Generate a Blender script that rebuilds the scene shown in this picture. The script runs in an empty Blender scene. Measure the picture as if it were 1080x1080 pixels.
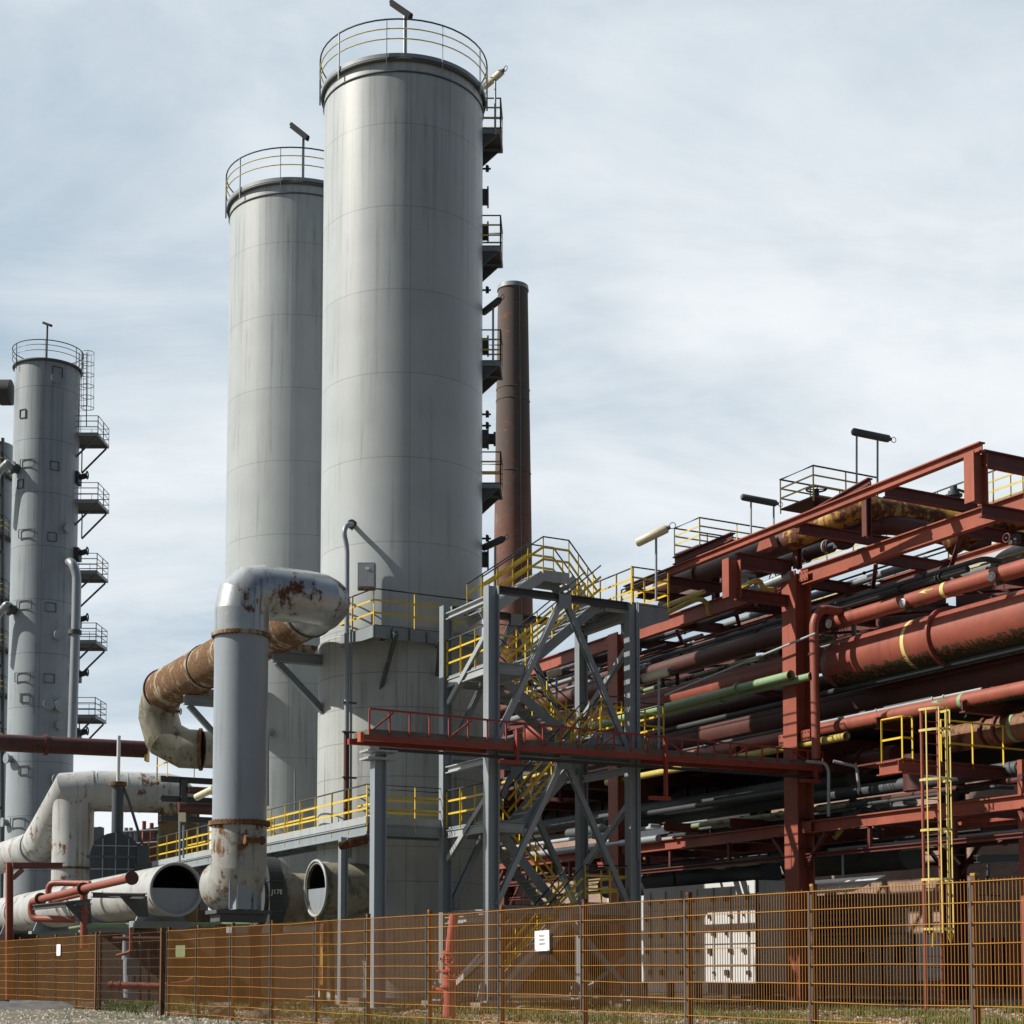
import bpy, math, random
from mathutils import Vector, Matrix
random.seed(7)
R_ = math.radians
# ------------------------------------------------------------------ camera model and measuring helpers
F = 1750.0; HZ = 1022.0; PITCH = R_(4.0); YP = HZ - F*math.tan(PITCH); CZ = 1.1
CAM = Vector((0, 0, CZ)); Z = Vector((0, 0, 1))
U = Vector((-math.sin(R_(27.5)), math.cos(R_(27.5)), 0)); V = Vector((math.cos(R_(29.4)), math.sin(R_(29.4)), 0))
NU = Vector((U.y, -U.x, 0)); NV = Vector((-V.y, V.x, 0))
def ray(px, py):
    x = (px-540)/F; y = (YP-py)/F; c, s = math.cos(PITCH), math.sin(PITCH)
    return Vector((x, c - s*y, s + c*y))
def atD(px, py, D): r = ray(px, py); return CAM + r*(D/r.y)
def atZ(px, py, z): r = ray(px, py); return CAM + r*((z-CZ)/r.z)
def onU(px, py, P): r = ray(px, py); return CAM + r*((P-CAM).dot(NU)/r.dot(NU))
def onV(px, py, P): r = ray(px, py); return CAM + r*((P-CAM).dot(NV)/r.dot(NV))
def gnd(px, D, py=1040): p = atD(px, py, D); p.z = 0; return p
def linex(P, d, px, py=800):           # where the horizontal line P + t d crosses picture column px
    n = ray(px, py).cross(Z); t = (CAM-P).dot(n)/d.dot(n); return P + d*t
def V3(p, z): return Vector((p.x, p.y, z))
# ------------------------------------------------------------------ mesh builder
class MB:
    def __init__(s): s.v = []; s.f = []; s.sm = []
    def add(s, vs, fs, smooth=False):
        o = len(s.v); s.v += [tuple(p) for p in vs]
        for f in fs: s.f.append(tuple(i+o for i in f)); s.sm.append(smooth)
        return s
    def hexa(s, b, t):
        s.add(list(b)+list(t), [(3,2,1,0),(4,5,6,7),(0,1,5,4),(1,2,6,5),(2,3,7,6),(3,0,4,7)]); return s
    def obox(s, c, x, y, z):            # centre and half axes
        c = Vector(c); x, y, z = Vector(x), Vector(y), Vector(z)
        return s.hexa([c-x-y-z, c+x-y-z, c+x+y-z, c-x+y-z], [c-x-y+z, c+x-y+z, c+x+y+z, c-x+y+z])
    def frame(s, p, q, up=Z):
        a = (q-p).normalized(); w = a.cross(up)
        if w.length < 1e-4: w = a.cross(Vector((0, 1, 0)))
        w.normalize(); h = w.cross(a).normalized(); return a, w, h
    def bar(s, p, q, w, h, up=Z):
        p, q = Vector(p), Vector(q); a, x, y = s.frame(p, q, up)
        return s.obox((p+q)/2, x*w/2, a*(q-p).length/2, y*h/2)
    def ibeam(s, p, q, h, w, up=Z, tf=.03, tw=.02):
        p, q = Vector(p), Vector(q); a, x, y = s.frame(p, q, up); L = (q-p).length/2; c = (p+q)/2
        s.obox(c+y*(h/2-tf/2), x*w/2, a*L, y*tf/2); s.obox(c-y*(h/2-tf/2), x*w/2, a*L, y*tf/2)
        return s.obox(c, x*tw/2, a*L, y*(h/2-tf))
    def ring(s, c, x, y, r, n): return [c + x*(r*math.cos(2*math.pi*i/n)) + y*(r*math.sin(2*math.pi*i/n)) for i in range(n)]
    def cone(s, p, q, r1, r2, n=16, caps=True, inner=None):
        p, q = Vector(p), Vector(q); a, x, y = s.frame(p, q)
        A = s.ring(p, x, y, r1, n); B = s.ring(q, x, y, r2, n)
        s.add(A+B, [(i, (i+1) % n, n+(i+1) % n, n+i) for i in range(n)], True)
        if inner:                       # a hollow pipe: inner wall and the two annular ends
            C_ = s.ring(p, x, y, r1-inner, n); D_ = s.ring(q, x, y, r2-inner, n)
            s.add(C_+D_, [(n+i, n+(i+1) % n, (i+1) % n, i) for i in range(n)], True)
            s.add(A+C_, [(n+i, n+(i+1) % n, (i+1) % n, i) for i in range(n)])
            s.add(B+D_, [(i, (i+1) % n, n+(i+1) % n, n+i) for i in range(n)])
        elif caps:
            s.add(A, [tuple(reversed(range(n)))]); s.add(B, [tuple(range(n))])
        return s
    def cyl(s, p, q, r, n=16, caps=True, inner=None): return s.cone(p, q, r, r, n, caps, inner)
    def tube(s, pts, r, n=12, caps=True, bend=0, steps=3, gore=False, closed=False):
        P = [Vector(p) for p in pts]
        if bend and len(P) > 2:
            Q = [P[0]]
            for i in range(1, len(P)-1):
                d0 = (P[i]-P[i-1]); d1 = (P[i+1]-P[i]); b = min(bend, d0.length*.49, d1.length*.49)
                A = P[i]-d0.normalized()*b; B = P[i]+d1.normalized()*b
                for k in range(steps+1):
                    t = k/steps; Q.append(A*(1-t)**2 + P[i]*2*t*(1-t) + B*t*t)
            Q.append(P[-1]); P = Q
        m = len(P); rings = []
        d = (P[1]-P[0]).normalized(); x = d.cross(Z)
        if x.length < 1e-3: x = d.cross(Vector((0, 1, 0)))
        x.normalize(); rr = r if isinstance(r, (list, tuple)) else [r]*m
        for i in range(m):
            if closed: t = (P[(i+1) % m]-P[i-1]).normalized(); dp = (P[i]-P[i-1]).normalized()
            else:
                dp = (P[i]-P[i-1]).normalized() if i else d
                dn = (P[i+1]-P[i]).normalized() if i < m-1 else dp
                t = (dp+dn).normalized() if (dp+dn).length > 1e-4 else dp
            x = (x - dp*x.dot(dp)).normalized(); y = dp.cross(x)
            ring = []
            for k in range(n):
                a = 2*math.pi*k/n; o = x*(rr[i]*math.cos(a)) + y*(rr[i]*math.sin(a))
                den = dp.dot(t); o = o - dp*(o.dot(t)/den if abs(den) > .2 else 0)   # slide the ring onto the mitre plane
                ring.append(P[i]+o)
            rings.append(ring)
            if i < m-1 and not closed:
                dn = (P[i+1]-P[i]).normalized(); x = (x - dn*x.dot(dn)).normalized()
        segs = range(m if closed else m-1)
        if gore:
            for i in segs: s.add(rings[i]+rings[(i+1) % m], [(k, (k+1) % n, n+(k+1) % n, n+k) for k in range(n)], True)
        else:
            fs = []
            for i in segs:
                j = (i+1) % m; fs += [(i*n+k, i*n+(k+1) % n, j*n+(k+1) % n, j*n+k) for k in range(n)]
            s.add(sum(rings, []), fs, True)
        if caps and not closed:
            s.add(rings[0], [tuple(reversed(range(n)))]); s.add(rings[-1], [tuple(range(n))])
        s.P = P; return s
    def torus(s, c, ax, R, r, n=24, m=6, a0=0, a1=2*math.pi):
        ax = Vector(ax).normalized(); x = ax.cross(Z)
        if x.length < 1e-3: x = Vector((1, 0, 0))
        x.normalize(); y = ax.cross(x); full = abs(a1-a0-2*math.pi) < 1e-6
        k = n if full else n+1
        return s.tube([Vector(c)+x*(R*math.cos(a0+(a1-a0)*i/n))+y*(R*math.sin(a0+(a1-a0)*i/n)) for i in range(k)], r, m, closed=full)
    def flange(s, c, ax, R, t, bolts=0, n=32, bs=.02):
        c = Vector(c); ax = Vector(ax).normalized(); s.cyl(c-ax*t/2, c+ax*t/2, R, n)
        _, x, y = s.frame(c, c+ax)
        for i in range(bolts):
            p = c + (x*math.cos(2*math.pi*i/bolts)+y*math.sin(2*math.pi*i/bolts))*(R*.93)
            s.cyl(p-ax*(t/2+bs), p+ax*(t/2+bs), bs, 6)
        return s
    def dome(s, c, ax, R, depth, n=28, m=6):
        c = Vector(c); _, x, y = s.frame(c, c+Vector(ax)); ax = Vector(ax).normalized(); vs = []; fs = []
        for j in range(m):
            t = j/m*math.pi/2; vs += s.ring(c+ax*(depth*math.sin(t)), x, y, R*math.cos(t), n)
        vs.append(c+ax*depth)
        for j in range(m-1): fs += [(j*n+k, j*n+(k+1) % n, (j+1)*n+(k+1) % n, (j+1)*n+k) for k in range(n)]
        fs += [((m-1)*n+k, (m-1)*n+(k+1) % n, m*n) for k in range(n)]
        return s.add(vs, fs, True)
    def prism(s, poly, d):              # polygon of points pushed out by vector d
        poly = [Vector(p) for p in poly]; n = len(poly); d = Vector(d)
        return s.add(poly+[p+d for p in poly], [tuple(reversed(range(n))), tuple(range(n, 2*n))] + [(i, (i+1) % n, n+(i+1) % n, n+i) for i in range(n)])
    def build(s, name, m, parent=None):
        me = bpy.data.meshes.new(name); o0 = parent.matrix_world.translation if parent else Vector()
        off = Vector(parent['_o']) if parent is not None and '_o' in parent else Vector()
        if parent is None: 
            xs = [p[0] for p in s.v]; ys = [p[1] for p in s.v]; zs = [p[2] for p in s.v]
            off = Vector(((min(xs)+max(xs))/2, (min(ys)+max(ys))/2, min(zs)))
        me.from_pydata([(p[0]-off.x, p[1]-off.y, p[2]-off.z) for p in s.v], [], s.f)
        me.polygons.foreach_set('use_smooth', s.sm); me.materials.append(m); me.update()
        o = bpy.data.objects.new(name, me); bpy.context.scene.collection.objects.link(o)
        if parent is not None: o.parent = parent; o['_o'] = tuple(off)
        else: o.location = off; o['_o'] = tuple(off)
        ALL.append(o); return o
ALL = []
def thing(name, label, cat, loc, group=None):
    o = bpy.data.objects.new(name, None); bpy.context.scene.collection.objects.link(o)
    o.empty_display_size = .3; o.location = loc; o['_o'] = tuple(loc); o['label'] = label; o['category'] = cat
    if group: o['group'] = group
    ALL.append(o); return o
def tag(o, label=None, cat=None, group=None, kind=None):
    if label: o['label'] = label
    if cat: o['category'] = cat
    if group: o['group'] = group
    if kind: o['kind'] = kind
    return o
def one(mb, name, m, label, cat, group=None): return tag(mb.build(name, m), label, cat, group)
def copy_tree(o, d, parent=None):
    c = o.copy(); bpy.context.scene.collection.objects.link(c)
    if parent is not None: c.parent = parent
    else: c.location = Vector(o.location)+d; c['_o'] = tuple(Vector(o['_o'])+d)
    ALL.append(c)
    for ch in list(o.children): copy_tree(ch, d, c)
    return c
# ------------------------------------------------------------------ materials
def nd(nt, t, **k):
    n = nt.nodes.new(t)
    for a, b in k.items():
        if a.startswith('i_'): n.inputs[a[2:].replace('_', ' ')].default_value = b
        else: setattr(n, a, b)
    return n
def lk(nt, a, b): nt.links.new(a, b)
def math_(nt, op, a, b=None, c=None, clamp=False):
    n = nt.nodes.new('ShaderNodeMath'); n.operation = op; n.use_clamp = clamp
    for i, v in enumerate((a, b, c)):
        if v is None: continue
        if isinstance(v, (int, float)): n.inputs[i].default_value = v
        else: nt.links.new(v, n.inputs[i])
    return n.outputs[0]
def mixc(nt, f, a, b, mode='MIX'):
    n = nt.nodes.new('ShaderNodeMix'); n.data_type = 'RGBA'; n.blend_type = mode
    for i, v in ((0, f), (6, a), (7, b)):
        if isinstance(v, (int, float)): n.inputs[i].default_value = v
        elif isinstance(v, tuple): n.inputs[i].default_value = v if len(v) == 4 else (*v, 1)
        else: nt.links.new(v, n.inputs[i])
    return n.outputs[2]
def noise(nt, vec, scale, detail=4, rough=.55, mp=None):
    if mp:
        m = nd(nt, 'ShaderNodeMapping'); m.inputs['Scale'].default_value = mp; lk(nt, vec, m.inputs['Vector']); vec = m.outputs[0]
    n = nd(nt, 'ShaderNodeTexNoise', i_Scale=scale, i_Detail=detail, i_Roughness=rough); lk(nt, vec, n.inputs['Vector']); return n.outputs['Fac']
def ss(nt, x, a, b):
    n = nd(nt, 'ShaderNodeMapRange', interpolation_type='SMOOTHSTEP'); n.inputs['From Min'].default_value = a; n.inputs['From Max'].default_value = b
    lk(nt, x, n.inputs['Value']); return n.outputs['Result']
RUST = (.145, .05, .018); DRUST = (.05, .022, .012)
def paint(name, col, rough=.5, rust=0., streak=.25, var=.15, metal=0., bump=.15, rcol=RUST, scol=None, vscale=.7, seams=None, moss=0.):
    m = bpy.data.materials.new(name); m.use_nodes = True; nt = m.node_tree; nt.nodes.clear()
    out = nd(nt, 'ShaderNodeOutputMaterial'); b = nd(nt, 'ShaderNodeBsdfPrincipled'); lk(nt, b.outputs[0], out.inputs[0])
    tc = nd(nt, 'ShaderNodeTexCoord').outputs['Object']
    n1 = noise(nt, tc, vscale, 6, .6)
    k = nd(nt, 'ShaderNodeMapRange'); k.inputs['From Min'].default_value = .25; k.inputs['From Max'].default_value = .75
    k.inputs['To Min'].default_value = 1-var; k.inputs['To Max'].default_value = 1+var; lk(nt, n1, k.inputs['Value'])
    c = mixc(nt, 1.0, (*col, 1), k.outputs[0], 'MULTIPLY')
    if streak:
        s1 = noise(nt, tc, 1.6, 5, .6, (3.2, 3.2, .12)); s2 = noise(nt, tc, .8, 3, .5)
        f = math_(nt, 'MULTIPLY', ss(nt, s1, .50, .72), math_(nt, 'MULTIPLY', ss(nt, s2, .3, .65), streak))
        c = mixc(nt, f, c, scol or tuple(x*.35 for x in col))
    if seams:
        sp = nd(nt, 'ShaderNodeSeparateXYZ'); lk(nt, tc, sp.inputs[0]); hh, zo, na, a0, dark = seams
        zz = math_(nt, 'DIVIDE', math_(nt, 'SUBTRACT', sp.outputs[2], zo), hh)
        fr = math_(nt, 'FRACT', zz); ln = math_(nt, 'LESS_THAN', fr, .03/hh)
        an = math_(nt, 'ARCTAN2', sp.outputs[1], sp.outputs[0]); an = math_(nt, 'DIVIDE', math_(nt, 'ADD', an, math.pi-a0), 2*math.pi/na)
        off = math_(nt, 'MULTIPLY', math_(nt, 'GREATER_THAN', math_(nt, 'FRACT', math_(nt, 'MULTIPLY', zz, .25)), .49), 0.0)
        fa = math_(nt, 'FRACT', math_(nt, 'ADD', an, off)); lv = math_(nt, 'LESS_THAN', fa, .0022*na)
        f = math_(nt, 'MULTIPLY', math_(nt, 'MAXIMUM', ln, math_(nt, 'MULTIPLY', lv, .8)), dark)
        # each shell course is a touch lighter or darker than the next
        wn = nd(nt, 'ShaderNodeTexWhiteNoise', noise_dimensions='1D'); lk(nt, math_(nt, 'ADD', math_(nt, 'MULTIPLY', math_(nt, 'FLOOR', zz), 7.3), math_(nt, 'FLOOR', an)), wn.inputs['W'])
        sh = math_(nt, 'ADD', .965, math_(nt, 'MULTIPLY', wn.outputs['Value'], .06))
        c = mixc(nt, 1.0, c, sh, 'MULTIPLY'); c = mixc(nt, f, c, (*[x*.25 for x in col], 1))
        dr = math_(nt, 'MULTIPLY', ss(nt, sp.outputs[2], 20.0, 27.5), ss(nt, noise(nt, tc, 2.6, 5, .6, (2.6, 2.6, .06)), .47, .68)); c = mixc(nt, math_(nt, 'MULTIPLY', dr, .32), c, (*[x*.3 for x in col], 1))
        blot = ss(nt, noise(nt, tc, 14, 3, .8, (1, 1, .35)), .74, .78); c = mixc(nt, math_(nt, 'MULTIPLY', blot, .6), c, (.10, .08, .06, 1))
    rg = rough
    if moss:
        f = math_(nt, 'MULTIPLY', ss(nt, noise(nt, tc, 2.2, 6, .7, (1, 1, .5)), .5, .62), moss); c = mixc(nt, f, c, (.05, .052, .012, 1))
    if rust:
        r1 = noise(nt, tc, 1.1, 9, .68); r2 = noise(nt, tc, 6, 5, .7, (1, 1, .25))
        rr = math_(nt, 'ADD', math_(nt, 'MULTIPLY', r1, .7), math_(nt, 'MULTIPLY', r2, .3))
        t = .72 - .42*rust; f = ss(nt, rr, t, t+.07)
        rc = mixc(nt, ss(nt, noise(nt, tc, 9, 6, .7), .35, .65), (*rcol, 1), (*[x*.4 for x in rcol], 1))
        c = mixc(nt, f, c, rc); rg = nd(nt, 'ShaderNodeMapRange'); rg.inputs['To Min'].default_value = rough; rg.inputs['To Max'].default_value = .9
        lk(nt, f, rg.inputs['Value']); rg = rg.outputs[0]
        mt = math_(nt, 'MULTIPLY', math_(nt, 'SUBTRACT', 1.0, f), metal); lk(nt, mt, b.inputs['Metallic'])
    else: b.inputs['Metallic'].default_value = metal
    lk(nt, c, b.inputs['Base Color'])
    if isinstance(rg, float): b.inputs['Roughness'].default_value = rg
    else: lk(nt, rg, b.inputs['Roughness'])
    if bump:
        bp = nd(nt, 'ShaderNodeBump', i_Strength=bump, i_Distance=.03); lk(nt, noise(nt, tc, 5, 6, .6), bp.inputs['Height']); lk(nt, bp.outputs[0], b.inputs['Normal'])
    return m
def brick(name, c1, c2, mortar, mode='U', scale=1.0, R=None):
    m = bpy.data.materials.new(name); m.use_nodes = True; nt = m.node_tree; b = nt.nodes['Principled BSDF']; b.inputs['Roughness'].default_value = .9
    tc = nd(nt, 'ShaderNodeTexCoord').outputs['Object']; sp = nd(nt, 'ShaderNodeSeparateXYZ'); lk(nt, tc, sp.inputs[0])
    if mode == 'cyl': x = math_(nt, 'MULTIPLY', math_(nt, 'ARCTAN2', sp.outputs[1], sp.outputs[0]), R)
    else:
        ax = U if mode == 'U' else V; x = math_(nt, 'ADD', math_(nt, 'MULTIPLY', sp.outputs[0], ax.x), math_(nt, 'MULTIPLY', sp.outputs[1], ax.y))
    cb = nd(nt, 'ShaderNodeCombineXYZ'); lk(nt, x, cb.inputs[0]); lk(nt, sp.outputs[2], cb.inputs[1])
    bt = nd(nt, 'ShaderNodeTexBrick', i_Scale=scale); bt.inputs['Brick Width'].default_value = .25; bt.inputs['Row Height'].default_value = .078; bt.inputs['Mortar Size'].default_value = .008
    bt.inputs['Color1'].default_value = (*c1, 1); bt.inputs['Color2'].default_value = (*c2, 1); bt.inputs['Mortar'].default_value = (*mortar, 1); lk(nt, cb.outputs[0], bt.inputs['Vector'])
    big = noise(nt, tc, .25, 8, .7); c = mixc(nt, ss(nt, big, .35, .7), bt.outputs['Color'], tuple(v*.55 for v in c1))
    if mode == 'cyl':
        hgt = ss(nt, math_(nt, 'ADD', sp.outputs[2], math_(nt, 'MULTIPLY', noise(nt, tc, .12, 6, .7), 40)), 62, 92)
        c = mixc(nt, hgt, c, (.10, .08, .075, 1)); c = mixc(nt, math_(nt, 'MULTIPLY', ss(nt, noise(nt, tc, .35, 8, .75, (1, 1, .3)), .6, .7), .55), c, (.2, .19, .18, 1))
        c = mixc(nt, ss(nt, noise(nt, tc, 1.1, 6, .7, (.6, .6, 1.6)), .60, .66), c, (.26, .09, .05, 1))
    lk(nt, c, b.inputs['Base Color']); return m
M = {}
M['silo'] = paint('silo_paint', (.40, .44, .455), .42, 0, .42, .08, seams=(2.62, .9, 3, 1.72, .38), bump=.04)
M['silo_back'] = paint('silo_paint_back', (.39, .43, .445), .42, 0, .5, .08, seams=(2.62, .5, 3, 1.6, .38), bump=.04)
M['tower'] = paint('blue_grey_cladding', (.30, .345, .38), .45, 0, .5, .08, seams=(3.1, .4, 3, 1.77, .8), bump=.05)
M['grey'] = paint('grey_steel_paint', (.24, .28, .305), .5, .12, .35, .12)
M['lgrey'] = paint('light_grey_steel', (.36, .39, .41), .5, .18, .4, .12)
M['dgrey'] = paint('dark_grey_steel', (.07, .08, .085), .6, .12, .2, .2)
M['black'] = paint('black_steel', (.03, .035, .038), .6, 0, 0, .3)
M['galv'] = paint('galvanised', (.30, .335, .36), .4, .05, .2, .1, .3)
M['duct'] = paint('duct_silver', (.42, .45, .465), .34, .44, .9, .18, .6, scol=(.10, .085, .06), bump=.3)
M['ductl'] = paint('duct_low_stained', (.36, .37, .35), .45, .5, .9, .2, .1, scol=(.12, .09, .04), rcol=(.2, .09, .025), bump=.4)
M['ductg'] = paint('duct_grey_blue', (.29, .33, .375), .42, .05, .35, .06, .15)
M['ductw'] = paint('duct_white', (.42, .435, .43), .40, .42, .9, .2, scol=(.11, .095, .07), rcol=(.18, .065, .02))
M['ductr'] = paint('duct_rusty', (.34, .29, .205), .6, .72, .7, .3, scol=(.12, .075, .03), rcol=(.19, .095, .035))
M['ductm'] = paint('duct_mossy', (.27, .255, .20), .6, .38, .8, .3, scol=(.05, .055, .03), rcol=(.14, .08, .03), moss=.7)
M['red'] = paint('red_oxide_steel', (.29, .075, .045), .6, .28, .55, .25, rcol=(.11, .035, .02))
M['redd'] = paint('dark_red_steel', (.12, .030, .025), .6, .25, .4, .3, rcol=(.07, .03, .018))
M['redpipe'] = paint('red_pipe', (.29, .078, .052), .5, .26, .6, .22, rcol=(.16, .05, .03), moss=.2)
M['redpiped'] = paint('dark_shaded_red_pipe', (.085, .026, .022), .55, .35, .5, .3, rcol=(.06, .03, .02), moss=.35)  # dark red, deepened further so the rack's inner shade is in the colour
M['redbr'] = paint('footbridge_red', (.30, .050, .034), .5, .25, .3, .2, rcol=(.10, .035, .02))
M['hyd'] = paint('hydrant_red', (.50, .11, .10), .45, .05, .3, .1)
M['yel'] = paint('yellow_paint', (.66, .46, .035), .5, .12, .35, .15, rcol=(.2, .09, .03))
M['yelp'] = paint('pale_yellow_paint', (.58, .47, .14), .55, .15, .4, .2)
M['yelpipe'] = paint('yellow_pipe', (.50, .40, .10), .5, .1, .5, .2)
M['olive'] = paint('olive_brown_duct', (.17, .12, .05), .7, .25, .5, .25, rcol=(.11, .05, .02))
M['kpipe'] = paint('brown_flanged_pipe', (.20, .095, .045), .6, .5, .5, .35, rcol=(.10, .03, .02), moss=.8)
M['ochre'] = paint('ochre_pipe', (.38, .22, .035), .55, .62, .5, .35, rcol=(.15, .045, .02))
M['green'] = paint('green_pipe', (.24, .36, .20), .5, .12, .5, .15)
M['greens'] = paint('stained_green_pipe', (.20, .25, .13), .6, .5, .5, .2)
M['fence'] = paint('rusty_wire', (.36, .165, .022), .75, .35, 0, .3, rcol=(.20, .075, .012), bump=0)
M['wirev'] = paint('rusty_wire_dark', (.25, .108, .013), .8, .3, 0, .3, rcol=(.10, .035, .01), bump=0)
M['fpost'] = paint('rusty_post', (.13, .055, .018), .75, .5, .2, .3, rcol=(.09, .035, .012))
M['wood'] = paint('weathered_planks', (.16, .14, .12), .8, 0, .2, .3)
M['conc'] = paint('concrete', (.27, .25, .215), .85, 0, .5, .25, scol=(.07, .06, .04), moss=.35)
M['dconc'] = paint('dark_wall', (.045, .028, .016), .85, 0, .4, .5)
M['lamph'] = paint('matt_black', (.02, .022, .025), .98, 0, 0, .2, bump=0)
M['white'] = paint('white_paint', (.62, .65, .66), .4, 0, .35, .08)
M['paper'] = paint('paper', (.85, .85, .84), .6, 0, 0, .02, bump=0)
M['ink'] = paint('ink', (.36, .40, .40), .6, 0, 0, 0, bump=0)
M['lens'] = paint('lamp_cover', (.62, .58, .42), .35, 0, .4, .1)
M['orange'] = paint('orange_door', (.42, .10, .03), .5, .1, .4, .2)
M['clad'] = paint('blue_white_cladding', (.52, .58, .62), .4, 0, .3, .06)
M['mark'] = paint('yellow_mark', (.70, .60, .22), .6, .1, .3, .15)
M['wallb'] = brick('brick_wall', (.38, .25, .19), (.27, .17, .135), (.38, .34, .30), 'U')
M['wallv'] = brick('brick_wall_side', (.20, .105, .075), (.13, .075, .062), (.22, .19, .16), 'V')
M['stack'] = brick('chimney_brick', (.24, .085, .055), (.15, .06, .045), (.2, .16, .14), 'cyl', .45, 2.6)
# ------------------------------------------------------------------ shared builders
def railing(root, pts, h=1.1, sp=1.3, mids=(.42, .76), top='black', mid='yel', post='yel', r=.022, toe=0, closed=False, flat=True, base=-.12):
    """handrail, knee rails and posts along the deck edge pts"""
    pts = [Vector(p) for p in pts]; seg = list(zip(pts, pts[1:]+pts[:1] if closed else pts[1:]))
    if not closed: seg = seg[:len(pts)-1]
    t = MB(); t.tube([p+Z*h for p in pts], r, 6, closed=closed); t.build('handrail', M[top], root)
    g = MB()
    for a, b in seg:
        for f in mids:
            if flat: g.bar(a+Z*h*f, b+Z*h*f, .012, .055)
            else: g.tube([a+Z*h*f, b+Z*h*f], r*.8, 5)
        if toe: g.bar(a+Z*toe/2, b+Z*toe/2, .01, toe)
    go = g.build('guard_rail', M[mid], root)
    for i, (a, b) in enumerate(seg):
        L = (b-a).length; k = max(1, round(L/sp))
        if closed and len(pts) > 12 and i % max(1, round(sp/L)): continue
        for j in range(k + (1 if (i == len(seg)-1 and not closed) else 0)):
            p = a.lerp(b, j/k); d = (b-a).normalized()
            m = MB(); m.bar(p+Z*base, p+Z*(h-.01), .05, .018, d); m.build('post', M[post], go)
def tubelamp(name, label, a, b, posts, mat='lens', r=.13, group='tube lamps on poles'):
    """long lamp head from a to b, carried on poles [(top, foot)]"""
    a, b = Vector(a), Vector(b); root = thing(name, label, 'lamp', posts[0][1], group)
    d = (b-a).normalized(); MB().tube([a, a+d*.04, b-d*.04, b], [r*.7, r, r, r*.7], 12).build('lamp_cover', M[mat], root)
    MB().bar(a-Z*r*.75+d*.1, b-Z*r*.75-d*.1, r*1.1, .035).build('housing', M['dgrey'], root)
    e = MB(); e.cyl(b-d*.02, b+d*.07, r*.5, 8); e.torus(b+d*.16, d.cross(Z), .09, .012, 10, 5); e.build('end_cap', M['dgrey'], root)
    for tp, ft in posts: MB().cyl(ft, tp, .035, 8).build('pole', M['galv'], root)
    return root
# ================================================================== silos, tower, chimney
def ring_pts(c, z, r, n, a0=0, a1=2*math.pi, full=True):
    k = n if full else n+1
    return [Vector((c.x+r*math.cos(a0+(a1-a0)*i/n), c.y+r*math.sin(a0+(a1-a0)*i/n), z)) for i in range(k)]
S1 = gnd(421.5, 52); S2 = gnd(309, 59.5); RS = 2.56
def silo(c, H, mat, label, lx, sn):
    root = thing('silo', label, 'silo', c, 'tall grey silos')
    m = MB(); n = 96; A = m.ring(V3(c, 0), Vector((1, 0, 0)), Vector((0, 1, 0)), RS, n); B = [p+Z*H for p in A]
    m.add(A+B, [(i, (i+1) % n, n+(i+1) % n, n+i) for i in range(n)], True); m.build('shell', M[mat], root)
    m = MB(); m.cone(V3(c, H), V3(c, H+.12), RS+.10, RS+.10, n); m.cone(V3(c, H+.121), V3(c, H+.5), RS-.1, .3, n); m.build('roof', M['grey'], root)
    m = MB(); m.torus(V3(c, H-.06), Z, RS+.06, .06, n, 8); m.torus(V3(c, H-.42), Z, RS+.012, .03, n, 6); m.build('rim', M['dgrey'], root)
    railing(root, ring_pts(c, H+.1, RS+.14, 48), 1.08, 1.7, (.42, .72), 'black', 'yelp', 'galv', .025, closed=True, flat=False, base=-.42)
    p = root
    # short feet of the railing posts, bolted to the shell
    pl = thing('work_light', lx, 'lamp', atD(*sn[:2], c.y), 'work lights on the tower tops')
    b = Vector(pl['_o']); b.z = H+.3; pl.location = b; pl['_o'] = tuple(b)
    top = Vector((b.x, b.y, b.z+sn[2]+.75)); MB().cyl(b, top, .07, 10).build('pole', M['galv'], pl)
    d = Vector((.5, -.35, -.55)).normalized(); h = MB(); h.bar(top-d*.75, top+d*.3, .17, .12); h.tube([top-d*.8+Z*.09, top+d*.35+Z*.09], .075, 8); h.build('lamp_head', M['lamph'], pl)
    return root
z1 = atD(338, 107, 52).z; z2 = atD(238, 226, 59.5).z
silo1 = silo(S1, z1, 'silo', 'taller nearer grey silo with side platforms on its right edge, in front of the chimney', 'dark lamp head on a post on the roof of the nearer silo', (427, 60, 1.9))
silo2 = silo(S2, z2, 'silo_back', 'further grey silo half hidden to the left of the taller one', 'dark lamp head on a post on the roof of the further silo', (319, 190, 1.95))
# lower insulated section of the near silo, a little wider panels
m = MB(); n = 96; A = m.ring(V3(S1, 0), Vector((1, 0, 0)), Vector((0, 1, 0)), RS+.05, n); zi = atD(424, 668, 49.5).z
m.add(A+[p+Z*zi for p in A], [(i, (i+1) % n, n+(i+1) % n, n+i) for i in range(n)], True); m.torus(V3(S1, zi), Z, RS+.03, .03, n, 6)
M['jacket'] = paint('silo_jacket', (.38, .41, .41), .55, .04, .7, .1, seams=(1.05, .55, 9, .3, .5), scol=(.13, .11, .08), bump=.12)
m.build('insulated_jacket', M['jacket'], silo1)
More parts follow.
